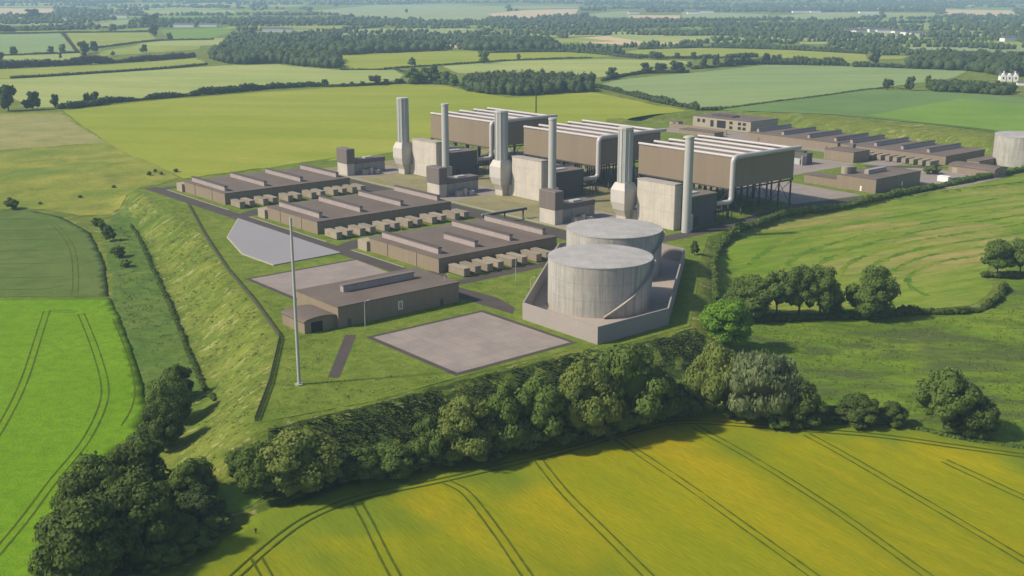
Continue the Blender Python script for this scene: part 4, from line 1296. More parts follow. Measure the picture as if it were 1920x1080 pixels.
bushes = [
    (650, 902, 862, 60, 'bush', 'low bush at the foot of the willow, yellow field side'),
    (700, 896, 858, 66, 'bush', 'low bush between the willow and the shaded slope'),
    (770, 888, 845, 70, 'dbush', 'dark low bush on the edge of the yellow field'),
    (835, 876, 836, 66, 'dbush', 'dark low bush under the olive tree'),
    (915, 862, 815, 70, 'dbush', 'dark low bush under the dense row of trees'),
    (985, 850, 800, 70, 'dbush', 'dark low bush in the shade below the grey pad'),
    (1055, 838, 785, 70, 'dbush', 'dark low bush below the tall olive tree'),
    (1130, 822, 765, 70, 'dbush', 'dark low bush below the broad tall tree'),
    (1200, 800, 745, 76, 'dbush', 'dark low bush near the right end of the dense row'),
    (1262, 785, 735, 64, 'dbush', 'dark low bush between the dense row and the blossoming shrub'),
    (1306, 778, 715, 46, 'blossom', 'pale blossoming shrub in front of the olive willow'),
    (1556, 790, 762, 66, 'dbush', 'low dark bush between the willow and the round bush tree'),
    (1465, 805, 762, 60, 'dbush', 'low dark bush below the silvery willow'),
    (1380, 785, 745, 50, 'bush', 'low green bush between the two willows'),
    (1790, 818, 785, 50, 'dbush', 'low dark bush under the open crowned tree'),
    (182, 424, 408, 22, 'dbush', 'small dark bush at the top of the ditch'),
    (206, 452, 424, 26, 'dbush', 'dark bush beside the ditch below the pasture corner'),
    (192, 432, 412, 14, 'bush', 'slim green shrub beside the small dark bush at the top of the ditch'),
    (222, 482, 462, 30, 'dbush', 'spreading dark shrub halfway down the valley'),
    (236, 500, 486, 24, 'bush', 'green shrub below the spreading one in the valley'),
    (280, 329, 321, 9, 'dbush', 'tiny dark bush nearest the corner of the site on the pasture'),
    (291, 323, 317, 7, 'dbush', 'tiny dark bush highest of the three by the pasture corner'),
    (303, 328, 322, 7, 'dbush', 'tiny dark bush at the right of the three by the pasture corner'),
    (330, 323, 316, 11, 'dbush', 'tiny dark bush on the field boundary behind the rearmost hall'),
    (213, 352, 347, 9, 'dbush', 'tiny dark bush alone in the middle of the pasture'),
    (150, 371, 366, 9, 'dbush', 'tiny dark bush alone near the dark crop'),
    (76, 383, 378, 9, 'bush', 'tiny green bush right of the bush at the left edge'),
    (345, 1035, 990, 90, 'bush', 'low green scrub below the dark clump, beside the yellow field'),
    (300, 1062, 1015, 80, 'bush', 'low green scrub at the bottom left of the yellow field'),
    (400, 1000, 965, 60, 'bush', 'small green scrub at the edge of the yellow field'),
    (122, 1092, 1062, 80, 'silver', 'pale bush cut by the bottom edge under the dark clump'),
    (1748, 326, 310, 30, 'bush', 'round green bush on the hedge in front of the low shed'),
    (1302, 478, 452, 18, 'dbush', 'narrow dark conical bush behind the bund wall'),  # bush shape added where the bund and tank shadow comes to a point
    (985, 262, 256, 8, 'dbush', 'tiny bush behind the rear condenser'),
]
for a in bushes:
    tree(*a[:5], a[5], 'bush')

# mid distance trees --------------------------------------------
mid = [
    (16, 208, 160, 40, 'far', 'big dark tree at the left edge of the long field hedge'),
    (62, 206, 173, 33, 'far', 'dark round tree second from the left on the long hedge'),
    (104, 203, 177, 18, 'far', 'pointed dark tree third from the left on the long hedge'),
    (165, 198, 175, 14, 'far', 'small tree left of its twin on the long hedge'),
    (179, 196, 172, 19, 'far', 'small round tree right of its twin on the long hedge'),
    (610, 162, 149, 15, 'far', 'small round tree at the end of the long hedge'),
    (660, 163, 153, 12, 'far', 'small dark tree just after the gap in the long hedge'),
    (645, 163, 156, 12, 'far', 'tiny dark tree at the gap in the long hedge'),
    (680, 161, 152, 9, 'far', 'tiny dark tree between two gaps of the long hedge'),
    (706, 160, 142, 28, 'farbrn', 'brownish round tree on the rim of the golden field'),
    (724, 158, 148, 14, 'far', 'small dark tree right of the brownish one'),
    (748, 157, 147, 18, 'far', 'small dark tree left of the five tree copse'),
    (775, 158, 128, 34, 'farmid', 'first tree of the copse behind the golden field'),
    (797, 157, 128, 30, 'farmid', 'second tree of the copse behind the golden field'),
    (815, 157, 125, 28, 'far', 'tallest tree in the middle of the copse behind the golden field'),
    (834, 158, 134, 30, 'farmid', 'fourth tree of the copse behind the golden field'),
    (850, 161, 140, 22, 'farmid', 'last low tree of the copse, touching the plantation'),
    (1147, 149, 127, 25, 'far', 'round dark tree right of the plantation'),
    (1210, 138, 118, 28, 'far', 'left tree of the three on the corner of the grey green field'),
    (1238, 137, 118, 24, 'far', 'middle tree of the three on the corner of the grey green field'),
    (1268, 137, 115, 34, 'far', 'right tree of the three on the corner of the grey green field'),
    (1292, 127, 116, 12, 'far', 'small tree right of the three on the corner'),
    (773, 125, 108, 16, 'farmid', 'lone round tree in the middle of the yellow green strip field'),
    (907, 119, 95, 22, 'farmid', 'lone larger round tree on the thin field boundary'),
    (972, 113, 101, 9, 'farmid', 'small lone tree on the thin boundary right of the larger one'),
    (27, 104, 88, 15, 'far', 'lone round tree farthest left in the upper left fields'),
    (96, 101, 87, 15, 'far', 'left of the two small trees on the upper left hedge'),
    (117, 100, 83, 14, 'far', 'right of the two small trees on the upper left hedge'),
    (157, 101, 78, 24, 'far', 'left of the two large touching trees in the upper left fields'),
    (178, 98, 78, 17, 'far', 'right of the two large touching trees in the upper left fields'),
    (160, 118, 98, 16, 'far', 'tree below the two touching trees in the left hedge'),
    (114, 112, 100, 7, 'farcone', 'thin tree on the left edge of the brown hedge'),
    (3, 122, 98, 14, 'far', 'tree cut by the left edge in the upper left hedge'),
    (212, 59, 46, 15, 'far', 'round tree on the boundary of the bright strip field'),
    (289, 68, 46, 22, 'far', 'big round tree where the upper left hedges meet'),
    (281, 46, 34, 10, 'far', 'tree just above the big round tree on the meeting hedges'),
    (318, 76, 62, 12, 'far', 'small round tree right of the big round one'),
    (270, 99, 84, 15, 'far', 'round tree rising from the long brown hedge'),
    (212, 106, 96, 10, 'farcone', 'pointed tree rising from the long brown hedge'),
    (10, 62, 46, 60, 'far', 'wide dark clump at the left edge of the upper fields'),
    (282, 48, 28, 40, 'far', 'dark clump above the upper left strip fields'),
    (60, 36, 18, 36, 'far', 'dark clump in the pale fields at upper left'),
    (762, 24, 17, 8, 'far', 'single dark tree in the big pale distant field'),
    (1664, 169, 148, 20, 'far', 'small round tree in the hedge line of the mid green field'),
    (1706, 170, 144, 23, 'far', 'larger round tree in the hedge line of the mid green field'),
    (1740, 168, 142, 14, 'farmid', 'slim tree starting the right hand thicket'),
    (1640, 121, 96, 24, 'far', 'round tree at the end of the straw coloured strip'),
    (1318, 128, 104, 18, 'far', 'first dark tree in the row along the top of the grey green field'),
    (1342, 125, 102, 16, 'far', 'second dark tree in the row along the top of the grey green field'),
    (1366, 125, 102, 20, 'far', 'third dark tree in the row along the top of the grey green field'),
    (1395, 122, 100, 20, 'far', 'fourth dark tree in the row along the top of the grey green field'),
    (1434, 121, 100, 18, 'far', 'fifth dark tree in the row along the top of the grey green field'),
    (1456, 120, 103, 22, 'far', 'sixth dark tree in the row along the top of the grey green field'),
    (1269, 110, 99, 12, 'far', 'small round tree behind the corner trees on the straw strip'),
    (1300, 112, 98, 14, 'far', 'round tree behind the corner trees near the straw strip end'),
    (1232, 111, 97, 34, 'far', 'wide low tree left of the small round tree on the straw strip'),
    (1168, 106, 94, 10, 'far', 'small tree at the left end of the straw strip'),
]
for a in mid:
    tree(*a[:5], a[5], 'tree', parts=(a[1] - a[2]) > 19)
# plantation and woods as trees of one kind
def wood(pts, n, h, wd, kinds, label, group, seed, parts=False):
    P = pxp(pts)
    r = np.random.default_rng(seed)
    lo, hi = P.min(0), P.max(0)
    got = []
    tries = 0
    while len(got) < n and tries < 6000:
        tries += 1
        q = r.uniform(lo, hi)
        if poly_sdf(q[None], P)[0] > -1: continue
        if got and min(np.linalg.norm(q - g) for g in got) < wd * .62: continue
        got.append(q)
    for q in got:
        k = r.uniform(.8, 1.2)
        tree(0, 0, 0, 0, kinds[r.integers(len(kinds))], label, 'tree', group, pos2=q, hh=h * r.uniform(.8, 1.2), ww=wd * k, parts=parts)
wood([(870, 168), (900, 177), (980, 180), (1108, 172), (1112, 158), (1000, 152), (880, 155)], 40, 11.5, 9.5, ['far', 'far', 'farmid'], 'dense tree of the rounded plantation on the edge of the golden field', 'plantation trees', 3)
wood([(392, 112), (440, 122), (520, 119), (600, 128), (640, 129), (636, 112), (500, 104), (400, 100)], 30, 13, 13, ['far', 'farmid'], 'tree of the wood on the far edge of the pale field', 'trees of the pale field wood', 4)
wood([(500, 100), (640, 103), (700, 100), (830, 95), (828, 80), (700, 78), (560, 82), (480, 88)], 32, 14, 15, ['far', 'far', 'farmid'], 'dark tree of the long wood behind the pale field', 'trees of the long dark wood', 5)
wood([(870, 95), (1045, 95), (1040, 82), (880, 82)], 26, 12, 14, ['far'], 'dark tree of the block of wood above the yellow green strip', 'trees of the dark block wood', 6)
wood([(1740, 172), (1850, 177), (1905, 181), (1900, 172), (1820, 165), (1745, 160)], 22, 8, 9, ['far', 'farmid'], 'tree of the thicket below the white house', 'thicket trees', 8)
wood([(1690, 128), (1820, 134), (1866, 146), (1990, 145), (1990, 124), (1900, 118), (1760, 114)], 26, 14, 14, ['far', 'far', 'farmid'], 'tall tree of the wood round the white house', 'trees round the white house', 9)
WOODS = []
def scrub(name, pts, n, h, wd, mat, seed, uv=False, flatten=.8, card=.5, cn=18):
    """undergrowth that nobody could count"""
    P = uvp(pts) if uv else pxp(pts)
    r = np.random.default_rng(seed)
    Q = r.uniform(P.min(0), P.max(0), (n * 4, 2))
    Q = Q[poly_sdf(Q, P) < 0][:n]
    z = height(Q)
    R1 = wd * r.uniform(.5, 1.2, len(Q)); hh = h * r.uniform(.45, 1.15, len(Q))
    Cn = np.column_stack([Q, z + hh * .35]); Rr = np.column_stack([R1, R1, hh * .6])
    idx = np.repeat(np.arange(len(Q)), cn)
    d = r.normal(0, 1, (len(idx), 3)); d[:, 2] = np.abs(d[:, 2]); d /= np.linalg.norm(d, axis=1)[:, None]
    Pn = Cn[idx] + d * Rr[idx] * r.uniform(.9, 1.2, (len(idx), 1))
    V, F = join([blobs(Cn, Rr, r), cards(Pn, d + r.normal(0, .5, d.shape), card, r)])
    return setp(link(name, npmesh(name, V, F), M[mat]), kind='stuff')
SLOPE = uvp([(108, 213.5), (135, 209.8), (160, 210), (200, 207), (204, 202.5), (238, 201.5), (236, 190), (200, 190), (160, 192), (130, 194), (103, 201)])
drape('shade_dark_slope', SLOPE, M['scrubshade'], .06, 3.0, .4, edge=2.5)  # scrub sheet with the slope's shade put into its dark colour
scrub('undergrowth', [(500, 922), (560, 930), (640, 905), (800, 872), (1000, 838), (1160, 800), (1260, 775), (1260, 745), (1100, 790), (900, 830), (700, 870), (560, 890), (500, 900)], 360, 1.6, 1.3, 'l_dark', 22)
scrub('undergrowth', [(140, 1075), (250, 1060), (400, 968), (400, 950), (300, 950), (200, 990), (110, 1060)], 160, 2.6, 2.0, 'l_deep', 23)
drape('grass_gap', pxp([(408, 912), (470, 905), (500, 930), (470, 952), (430, 962)]), M['emerald2'], .12, 2.0, .3, edge=2)
scrub('undergrowth', [(250, 1100), (420, 985), (440, 966), (430, 960), (390, 980), (240, 1060)], 140, .8, 1.0, 'l_mid', 24)

def woodfill(pts, h, wd, sp, seed):
    P = pxp(pts)
    lo, hi = P.min(0), P.max(0)
    r = np.random.default_rng(seed)
    A, B = np.meshgrid(np.arange(lo[0], hi[0], sp), np.arange(lo[1], hi[1], sp))
    Q = np.stack([A.ravel(), B.ravel()], 1) + r.normal(0, sp * .25, (A.size, 2))
    Q = Q[poly_sdf(Q, P) < -1]
    z = height(Q); k = h * r.uniform(.75, 1.15, len(Q))
    Cn = np.column_stack([Q, z + k * .45]); Rr = np.column_stack([np.full(len(Q), wd * .5) * r.uniform(.8, 1.2, len(Q))] * 2 + [k * .55])
    idx = np.repeat(np.arange(len(Q)), 40)
    d = r.normal(0, 1, (len(idx), 3)); d[:, 2] = np.abs(d[:, 2]); d /= np.linalg.norm(d, axis=1)[:, None]
    V, F = join([blobs(Cn, Rr, r), cards(Cn[idx] + d * Rr[idx] * r.uniform(.9, 1.15, (len(idx), 1)), d + r.normal(0, .5, d.shape), 1.4, r)])
    setp(link('woodland', npmesh('woodland', V, F), M['l_far']), kind='stuff')
woodfill([(868, 166), (900, 177), (980, 180), (1108, 173), (1114, 158), (1000, 152), (880, 155)], 11, 9, 7.5, 41)
woodfill([(392, 112), (440, 122), (520, 119), (600, 128), (640, 129), (636, 112), (500, 104), (400, 100)], 12, 12, 10, 42)
woodfill([(520, 100), (640, 104), (700, 101), (830, 96), (828, 88), (700, 90), (560, 93)], 13, 14, 12, 43)
woodfill([(868, 95), (1047, 95), (1040, 80), (880, 80)], 12, 14, 12, 44)
woodfill([(1738, 172), (1850, 177), (1905, 181), (1900, 172), (1820, 165), (1745, 160)], 7, 8, 6.5, 45)
woodfill([(1690, 128), (1820, 134), (1866, 144), (1990, 144), (1990, 120), (1900, 116), (1760, 112)], 13, 13, 11, 46)

def tufts(name, P, n, h, mat, seed, per=5, spread=.35, lean=(0, 0), flat=1.0):
    r = np.random.default_rng(seed)
    Q = r.uniform(P.min(0), P.max(0), (n * 5, 2))
    Q = Q[poly_sdf(Q, P) < -.5]
    Q = Q[vnoise(Q, 7.0, seed) * .6 + vnoise(Q, 2.5, seed + 1) * .4 > .42][:n]
    Q = np.repeat(Q, per, axis=0) + r.normal(0, spread, (len(Q) * per, 2))
    z = height(Q)
    k = h * r.uniform(.5, 1.3, len(Q))
    a = r.uniform(0, 6.28, len(Q)); b = np.column_stack([np.cos(a), np.sin(a)]) * (k * .38)[:, None]
    ln = (np.array(lean) + r.normal(0, .35, (len(Q), 2))) * k[:, None]
    k = k * flat
    V = np.stack([np.column_stack([Q - b, z - .05]), np.column_stack([Q + b, z - .05]), np.column_stack([Q + b * .7 + ln, z + k]), np.column_stack([Q - b * .7 + ln, z + k * .8])], 1).reshape(-1, 3)
    F = np.arange(len(V)).reshape(-1, 4)
    return setp(link(name, npmesh(name, V, [F]), M[mat]), kind='stuff')
tufts('ivy_scrub', SLOPE, 4200, .55, 'g_deep', 60, spread=.5, lean=(.4, -.5), flat=.55)
tufts('ivy_scrub', SLOPE, 900, .5, 'g_dark', 59, spread=.4, lean=(.4, -.5), flat=.5)
bankP = pxp([(262, 372), (345, 380), (425, 505), (475, 570), (520, 640), (500, 715), (480, 788), (470, 830), (430, 870), (380, 860), (345, 830), (400, 745), (345, 640), (300, 530), (246, 425), (220, 385)])
tufts('tall_grass', bankP, 800, .6, 'g_pale', 61, lean=(-.9, -.6), flat=.2)
tufts('tall_grass', bankP, 700, .55, 'g_mid', 62, lean=(-.9, -.6), flat=.2)
marshP = pxp([(1410, 640), (1420, 612), (1620, 608), (1840, 592), (1890, 555), (1990, 530), (2000, 850), (1700, 790), (1500, 735)])
tufts('rushes', marshP, 1000, .4, 'g_dark', 63, spread=.6)
tufts('rushes', marshP, 1300, .35, 'g_mid', 64, spread=.6)
tufts('tall_grass', uvp([(124, 236), (144, 268), (156, 308), (160, 300), (158, 262), (154, 262), (136, 236), (158, 213), (135, 212), (109, 217)]), 420, .26, 'g_mid', 65)
hayP = pxp([(1375, 560), (1372, 470), (1500, 412), (1800, 360), (1990, 325), (1990, 460), (1860, 470), (1830, 520), (1830, 565), (1560, 584)])
tufts('tall_grass', hayP, 600, .32, 'g_mid', 66, spread=.7)
valP = pxp([(212, 420), (240, 430), (290, 520), (320, 600), (345, 680), (330, 780), (290, 700), (250, 620), (215, 530)])
tufts('tall_grass', valP, 700, .45, 'g_mid', 67, spread=.5)
for i, t in enumerate([[(1990, 376), (1800, 408), (1640, 436), (1520, 470), (1450, 520), (1440, 575)], [(1990, 392), (1800, 422), (1660, 448), (1560, 482), (1500, 530), (1500, 578)], [(1990, 408), (1820, 436), (1690, 458), (1600, 490), (1566, 530), (1570, 570)],
          [(1990, 424), (1830, 450), (1720, 468), (1640, 496), (1612, 532), (1622, 566)], [(1980, 440), (1840, 463), (1740, 480), (1680, 504), (1665, 532), (1690, 560)], [(1930, 460), (1840, 478), (1760, 492), (1712, 512), (1704, 534), (1740, 556)], [(1990, 352), (1780, 388), (1600, 420), (1480, 450), (1400, 500)]]):
    a = np.array(t, float)
    ribbon('mown_swath', spline(ground(a[:, 0], a[:, 1])), 2.0, M['swath'], .14, .35, step=2.0)

# hedges -----------------------------------------------------
def hedge(pts, h, wd, mat, label, uneven=.25, uv=False, seed=0, smooth=True, gaps=0.0, group='field hedges'):
    P = uvp(pts) if uv else pxp(pts)
    if smooth and len(P) > 2: P = spline(P, 6)
    r = np.random.default_rng(seed + len(pts) * 7)
    step = max(wd * .42, .5)
    P = resample(P, step)
    if gaps:
        P = P[vnoise(P, wd * 5, seed) > gaps]
    n = len(P)
    z = height(P)
    k = h * (1 + uneven * (vnoise(P, wd * 3, seed + 3) - .5) * 3) * r.uniform(.9, 1.1, n)
    P2 = P + r.normal(0, wd * .10, (n, 2))
    Cn = np.column_stack([P2, z + k * .45]); Rr = np.column_stack([np.full(n, wd * .5) * r.uniform(.8, 1.15, n)] * 2 + [k * .55])
    dist = np.hypot(P[:, 0], P[:, 1]).mean()
    card = float(np.clip(dist * .0016, .4, 2.0))
    cn = int(np.clip(8 * h * wd / card ** 2 * .45, 6, 40))
    idx = np.repeat(np.arange(n), cn)
    d = r.normal(0, 1, (len(idx), 3)); d[:, 2] = np.abs(d[:, 2]); d /= np.linalg.norm(d, axis=1)[:, None]
    Pn = Cn[idx] + d * Rr[idx] * r.uniform(.88, 1.2, (len(idx), 1))
    V, F = join([blobs(Cn, Rr, r), cards(Pn, d + r.normal(0, .5, d.shape), card, r)])
    o0 = Vector((*P[0], z[0]))
    V = V - np.array(o0)
    o = link('hedge', npmesh('hedge', V, F), M[mat])
    o.location = o0
    return setp(o, label, 'hedge', group)
hedge([(1340, 478), (1352, 462), (1400, 428), (1500, 400), (1640, 376), (1800, 344), (1990, 308)], 2.4, 3.0, 'l_mid', 'long green hedge curving along the right side of the site', seed=1)
hedge([(1344, 470), (1338, 500), (1340, 530), (1342, 565)], 1.8, 1.8, 'l_mid', 'short narrow hedge running down beside the dark strip', seed=2)
hedge([(1400, 602), (1470, 603), (1560, 598), (1630, 600)], 2.2, 2.2, 'l_dark', 'dark hedge at the foot of the small grove', seed=3)
hedge([(1650, 597), (1720, 590), (1790, 590), (1840, 582), (1872, 562), (1885, 540)], 1.9, 2.0, 'l_dark', 'dark hedge curling round the corner of the hay pasture', seed=4, uneven=.5)
hedge([(1845, 520), (1990, 524)], 2.0, 2.4, 'l_dark', 'short dark hedge under the twin trees at the right edge', seed=5)
hedge([(1500, 795), (1560, 790), (1640, 800), (1720, 808), (1800, 826), (1880, 838), (1990, 856)], .9, 1.5, 'l_mid', 'low scruffy hedge between the yellow field and the marsh meadow', seed=6, uneven=.6)
hedge([(246, 425), (262, 450), (282, 495), (303, 540), (325, 590), (345, 640), (372, 705), (402, 752)], .9, 1.3, 'l_dark', 'dark growth standing in for the ditch shadow at the foot of the left bank', seed=7, uneven=.4)  # low dark growth added in place of the ditch's shadow line
hedge([(115, 204), (200, 194), (300, 185), (420, 175), (520, 166), (612, 162)], 4.5, 5.0, 'l_far', 'long uneven dark hedge across the back of the golden field', seed=8, uneven=.55)
hedge([(130, 204), (160, 200), (190, 197)], 6.0, 6.0, 'l_far', 'taller stretch of dark hedge left of the twin small trees', seed=9, uneven=.4)
hedge([(612, 163), (680, 161), (760, 157), (850, 160), (880, 172)], 2.2, 3.0, 'l_far', 'low dark hedge from the long hedge to the plantation', seed=10)
hedge([(1118, 164), (1160, 173), (1200, 184), (1250, 196), (1310, 207)], 3.6, 4.5, 'l_far', 'slanting dark hedge between the golden and grey green fields', seed=11, uneven=.4)
hedge([(1315, 207), (1350, 206)], 2.5, 4.0, 'l_far', 'short dark hedge stub behind the office building', seed=12)
hedge([(1130, 152), (1200, 139), (1290, 137)], 3.0, 4.0, 'l_far', 'dark hedge under the three corner trees', seed=13)
hedge([(1330, 207), (1440, 193), (1640, 167), (1700, 168)], .9, 2.2, 'l_mid', 'thin low boundary between the grey green and mid green fields', seed=14, uneven=.2)
hedge([(1300, 130), (1380, 123), (1440, 121), (1560, 123), (1590, 124)], 5.5, 6.0, 'l_far', 'uneven tall hedge along the top of the grey green field', seed=15, uneven=.6)
hedge([(1600, 126), (1700, 128), (1815, 133)], 4.5, 6.0, 'l_far', 'dark hedge continuing to the wood near the white house', seed=16, uneven=.5)
hedge([(22, 147), (100, 143), (300, 130), (385, 122)], 2.4, 4.0, 'l_far', 'straight dark hedge along the far side of the pale field', seed=17, uneven=.1)
hedge([(-40, 131), (60, 126), (200, 119), (300, 113), (365, 107)], 6.5, 8.0, 'l_brn', 'long brownish hedge left of the pale field wood', seed=18, uneven=.5)
hedge([(640, 131), (720, 131), (745, 128), (960, 114), (1110, 109)], 1.6, 3.5, 'l_far', 'thin dark boundary under the two lone round trees', seed=19, uneven=.15)
hedge([(740, 130), (765, 138)], 1.5, 3, 'l_far', 'short boundary down to the five tree copse', seed=20)
hedge([(900, 100), (1060, 98), (1170, 107), (1200, 110)], 4.0, 6.0, 'l_far', 'low hedge along the top of the yellow green strip', seed=21, uneven=.4)
hedge([(1180, 108), (1300, 110), (1420, 107)], 4.0, 6, 'l_far', 'dark hedge below the straw coloured strip', seed=22, uneven=.5)
hedge([(1200, 93), (1330, 90), (1480, 94), (1625, 101)], 4.5, 7, 'l_far', 'dark hedge along the top of the straw coloured strip', seed=23, uneven=.6)
hedge([(-40, 64), (60, 63), (112, 62), (280, 60)], 3.0, 5.0, 'l_far', 'thin hedge under the bright strip at upper left', seed=24, uneven=.2)
hedge([(118, 63), (144, 97)], 2.0, 4.0, 'l_brn', 'brown hedge slanting between two upper left fields', seed=25, uneven=.2)
hedge([(8, 104), (100, 101), (150, 99)], 2.2, 4.0, 'l_far', 'thin hedge under the two small upper left trees', seed=26, uneven=.2)
hedge([(184, 90), (240, 83), (300, 77), (386, 75), (400, 74)], 2.6, 4.5, 'l_far', 'thin slanting hedge right of the touching trees', seed=27, uneven=.2)

# white house among the trees, far farm buildings -------------
def cottage(px, py, L, D, h, rh, label, rot=0.0, gables=0, cat='house', name='cottage'):
    p = ground(px, py)[0]
    o = bpy.data.objects.new(name, None)
    o.location = (p[0], p[1], float(height(p)[0])); o.rotation_euler = (0, 0, rot); C.objects.link(o)
    setp(o, label, cat)
    MB().box(-L / 2, L / 2, -D / 2, D / 2, -.5, h).build('wall', M['white'], o)
    rr = MB()
    rr.add([(-L / 2 - .3, -D / 2 - .3, h), (L / 2 + .3, -D / 2 - .3, h), (L / 2 + .3, D / 2 + .3, h), (-L / 2 - .3, D / 2 + .3, h), (-L / 2 - .3, 0, h + rh), (L / 2 + .3, 0, h + rh)],
           [(3, 2, 1, 0), (0, 1, 5, 4), (2, 3, 4, 5), (0, 4, 3), (1, 2, 5)])
    ro = rr.build('roof', M['slate'], o)
    if gables:
        for i in range(gables):
            x = -L / 2 + L * (i + .5) / gables
            g = MB().add([(x - 2.4, -D / 2 - 2, -.5), (x + 2.4, -D / 2 - 2, -.5), (x + 2.4, -D / 2 - 2, h), (x - 2.4, -D / 2 - 2, h), (x, -D / 2 - 2, h + 2.6),
                          (x - 2.4, 0, -.5), (x + 2.4, 0, -.5), (x + 2.4, 0, h), (x - 2.4, 0, h), (x, 0, h + 2.6)],
                         [(0, 1, 2, 4, 3), (1, 6, 7, 2), (0, 3, 8, 5), (2, 7, 9, 4), (3, 4, 9, 8)])
            w_ = g.build('gable', M['white'], o)
            MB().box(x - .7, x + .7, -D / 2 - 2.08, -D / 2 - 2.003, h * .45, h * .8).build('window', M['dark'], w_)
        for x in (-L * .3, L * .3):
            MB().box(x, x + 1.1, -.5, .5, h + rh * .5, h + rh + 1.6).build('chimney', M['white'], ro)
    return o
cottage(1890, 152, 17, 8, 5.2, 2.8, 'white gabled country house among trees at the right edge', rad(-12), 3, name='country_house')
cottage(1916, 160, 9, 5, 2.6, 1.5, 'small white outbuilding right of the country house', rad(-12))
cottage(512, 60, 42, 14, 7, 3, 'long white farm building in the wood behind the pale field', rad(5), name='farm_building', cat='farm building')
cottage(540, 60, 18, 12, 6, 3, 'shorter white farm building right of the long one', rad(5), name='farm_building', cat='farm building')
cottage(346, 51, 46, 18, 6, 3, 'white farm shed in the hedges at upper left', rad(0), name='farm_building', cat='farm building')
cottage(392, 50, 40, 16, 5, 3, 'pale farm shed right of the white one at upper left', rad(0), name='farm_building', cat='farm building')
cottage(224, 34, 50, 20, 8, 4, 'pale farm house in the far upper left woods', rad(0), name='farm_building', cat='farm building')
cottage(126, 40, 24, 14, 7, 4, 'tiny white house in the far upper left trees', rad(0))
for i, (x, y) in enumerate([(1595, 62), (1612, 63), (1632, 60), (1655, 62), (1684, 64), (1700, 66), (1720, 68), (1890, 78)]):
    cottage(x, y, 26, 12, 6, 4, 'small white house of the distant village on the right', rad(20 * (i % 3)))['group'] = 'distant village houses'
for i, (x, y, L) in enumerate([(1188, 26, 60), (1320, 24, 110), (1500, 24, 90), (1528, 24, 60), (1630, 25, 120), (1705, 19, 60), (1650, 19, 40), (1300, 26, 70)]):
    cottage(x, y, L * .6, 24, 6, 3, 'pale distant shed on the horizon plain', 0, name='farm_building', cat='farm building')['group'] = 'distant pale sheds'

# far patchwork of small fields
rf = np.random.default_rng(12)
FARR = [np.array(p, float) for p in ([(440, 0), (950, 0), (950, 42), (560, 42)], [(900, 0), (1450, 0), (1450, 38), (900, 38)], [(1030, 64), (1340, 64), (1340, 92), (1030, 92)], [(-80, 52), (445, 48), (445, 130), (-80, 152)], [(380, 96), (1640, 90), (1640, 132), (380, 132)], [(1650, 100), (2000, 108), (2000, 140), (1640, 140)])]
cnt = 0
for k in range(900):
    if cnt > 75: break
    q = np.array([[rf.uniform(-60, 1980), 8 + 90 * rf.uniform() ** 1.2]])
    if any(poly_sdf(q, P_)[0] < 4 for P_ in FARR): continue
    c_ = unproject(q[0, 0], q[0, 1], 0.0)
    dd = np.hypot(*c_); ang = rf.normal(.1, .2)
    L = rf.uniform(70, 190) * (.6 + dd / 2800); D_ = rf.uniform(40, 110) * (.6 + dd / 2200)
    t_ = np.array([math.cos(ang), math.sin(ang)]); n_ = np.array([-t_[1], t_[0]])
    quad = [c_ - t_ * L - n_ * D_, c_ + t_ * L * rf.uniform(.8, 1.1) - n_ * D_ * rf.uniform(.7, 1.1), c_ + t_ * L + n_ * D_, c_ - t_ * L * rf.uniform(.8, 1.1) + n_ * D_]
    drape('distant_field', np.array(quad), M[['pale', 'olive', 'haze_green', 'straw', 'sage', 'emerald2', 'pale'][rf.integers(7)]], .2 + .004 * cnt, 90, 2.0, edge=60)
    cnt += 1

# far woodland -------------------------------------------------
FARP = [np.array(p) for p in (
    [(-70, 62), (440, 50), (440, 62), (390, 108), (380, 122), (-70, 152)], [(575, 21), (690, 10), (860, 8), (950, 10), (952, 28), (890, 40), (840, 41), (690, 33)],
    [(915, 26), (990, 19), (1085, 17), (1080, 26), (1000, 35), (930, 33)], [(960, 9), (1090, 9), (1082, 16), (960, 17)], [(1100, 27), (1180, 20), (1276, 29), (1274, 36), (1110, 34)],
    [(1278, 22), (1440, 27), (1440, 36), (1278, 33)], [(1040, 74), (1160, 66), (1335, 70), (1332, 77), (1175, 86), (1150, 91), (1035, 80)], [(1440, 30), (1560, 23), (1650, 25), (1640, 33), (1500, 36)],
    [(1770, 18), (1900, 20), (1905, 30), (1772, 27)], [(1655, 24), (1750, 25), (1750, 34), (1660, 35)], [(1500, 79), (1560, 79), (1558, 83), (1500, 83)], [(1700, 90), (2000, 98), (2000, 106), (1697, 97)],
    [(640, 95), (960, 95), (1170, 104), (1170, 150), (640, 132)], [(1165, 93), (1330, 89), (1625, 101), (1630, 128), (1165, 130)], [(-70, 14), (100, 15), (100, 27), (-70, 28)], [(260, 20), (440, 18), (440, 25), (280, 29)],
    [(145, 46), (242, 36), (242, 46), (200, 51)], [(380, 100), (640, 100), (640, 132), (380, 132)], [(1630, 104), (1705, 105), (1690, 113), (1630, 113)], [(1590, 57), (1725, 60), (1725, 70), (1590, 66)])]
r = np.random.default_rng(77)
N = 17000
px = r.uniform(-120, 2040, N); py = 2.0 + 102 * r.uniform(0, 1, N) ** 1.05
base = unproject(px, py, np.zeros(N))
dens = vnoise(base * np.array([.45, 1.0]), 300, 31) * .62 + vnoise(base, 120, 33) * .38
pts = [base[dens > .555]]
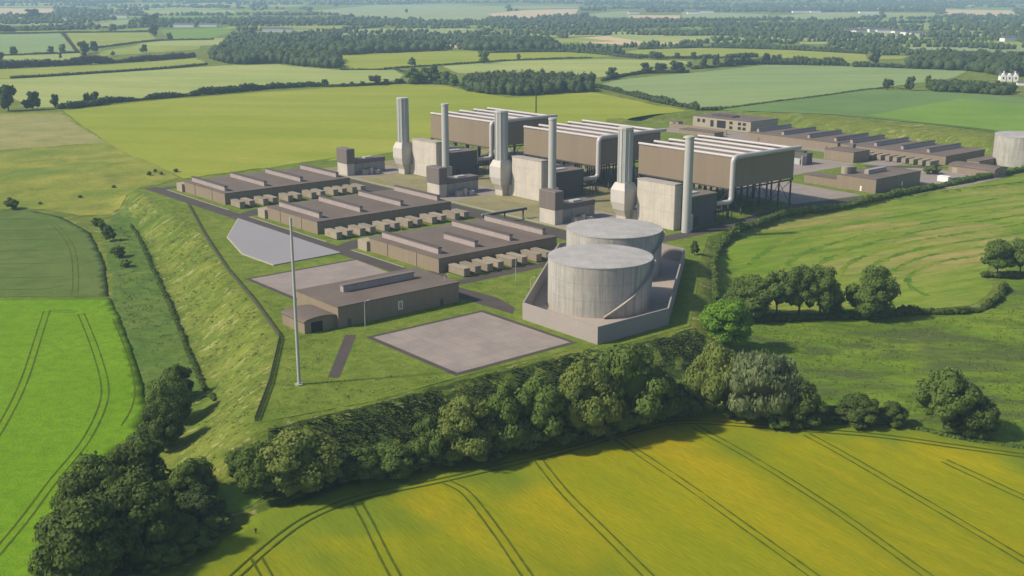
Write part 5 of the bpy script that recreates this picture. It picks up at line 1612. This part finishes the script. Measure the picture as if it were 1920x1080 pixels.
for k in range(210):
    a = unproject(r.uniform(-150, 2070), 3 + 100 * r.uniform(0, 1) ** 1.1, 0.0)
    dd = np.hypot(*a)
    ang = r.normal(.12, .16) if r.uniform() < .72 else r.normal(1.45, .25)
    L = r.uniform(140, 420) * (1 + dd / 3500)
    m_ = max(4, int(L / (dd * .0034)))
    t = np.linspace(-.5, .5, m_) * L
    keep = r.uniform(0, 1, m_) > .12
    pts.append((a + np.outer(t, [math.cos(ang), math.sin(ang)]))[keep] + r.normal(0, 2.5, (int(keep.sum()), 2)))
base = np.vstack(pts)
base = base[base[:, 1] > 900]
dz = base[:, 1] * cp + CAMZ * sp
px = CX + FPX * base[:, 0] / dz
py = CY - FPX * (base[:, 1] * sp - CAMZ * cp) / dz
ok = (py > 1.5) & (py < 105) & (np.abs(px - 960) < 1090)
Q = np.stack([px, py], 1)
for P in FARP:
    ok &= poly_sdf(Q, P) > .8
ok &= ~((px < 640) & (py > 104)) & ~((px > 1180) & (px < 1640) & (py > 100))
px, py = px[ok], py[ok]
P = ground(px, py); z = height(P)
dist = np.hypot(P[:, 0], P[:, 1])
Rw = np.clip(dist * .0021, 3.0, 10) * r.uniform(.55, 1.3, len(P)); hh = np.clip(4.0 + dist * .0009, 4.5, 8.5) * r.uniform(.55, 1.4, len(P))
V, F = blobs(np.column_stack([P, z + hh * .5]), np.column_stack([Rw, Rw, hh * .75]), r, jit=.2)
setp(link('distant_woodland', npmesh('distant_woodland', V, [F]), M['l_far']), kind='stuff')
# hills on the skyline belong to the ground sheet itself

# ------------------------------------------------------------------ air
bpy.ops.mesh.primitive_cube_add(size=1)
hz = bpy.context.object
hz.name = 'haze'
zl = min(float(GZ.min()), -13) - 1.5
ztop = max(float(GZ.max()) + 5, CAMZ + 8)
hz.scale = (30000, 18000, ztop - zl)
hz.location = (0, 8000, (ztop + zl) / 2)
m = bpy.data.materials.new('haze'); m.use_nodes = True
n = m.node_tree
n.nodes.remove(n.nodes['Principled BSDF'])
pv = n.nodes.new('ShaderNodeVolumePrincipled')
pv.inputs['Color'].default_value = (.50, .71, 1.0, 1)
pv.inputs['Density'].default_value = 1.25e-4
n.links.new(pv.outputs[0], n.nodes['Material Output'].inputs['Volume'])
hz.data.materials.append(m)
setp(hz, kind='stuff')
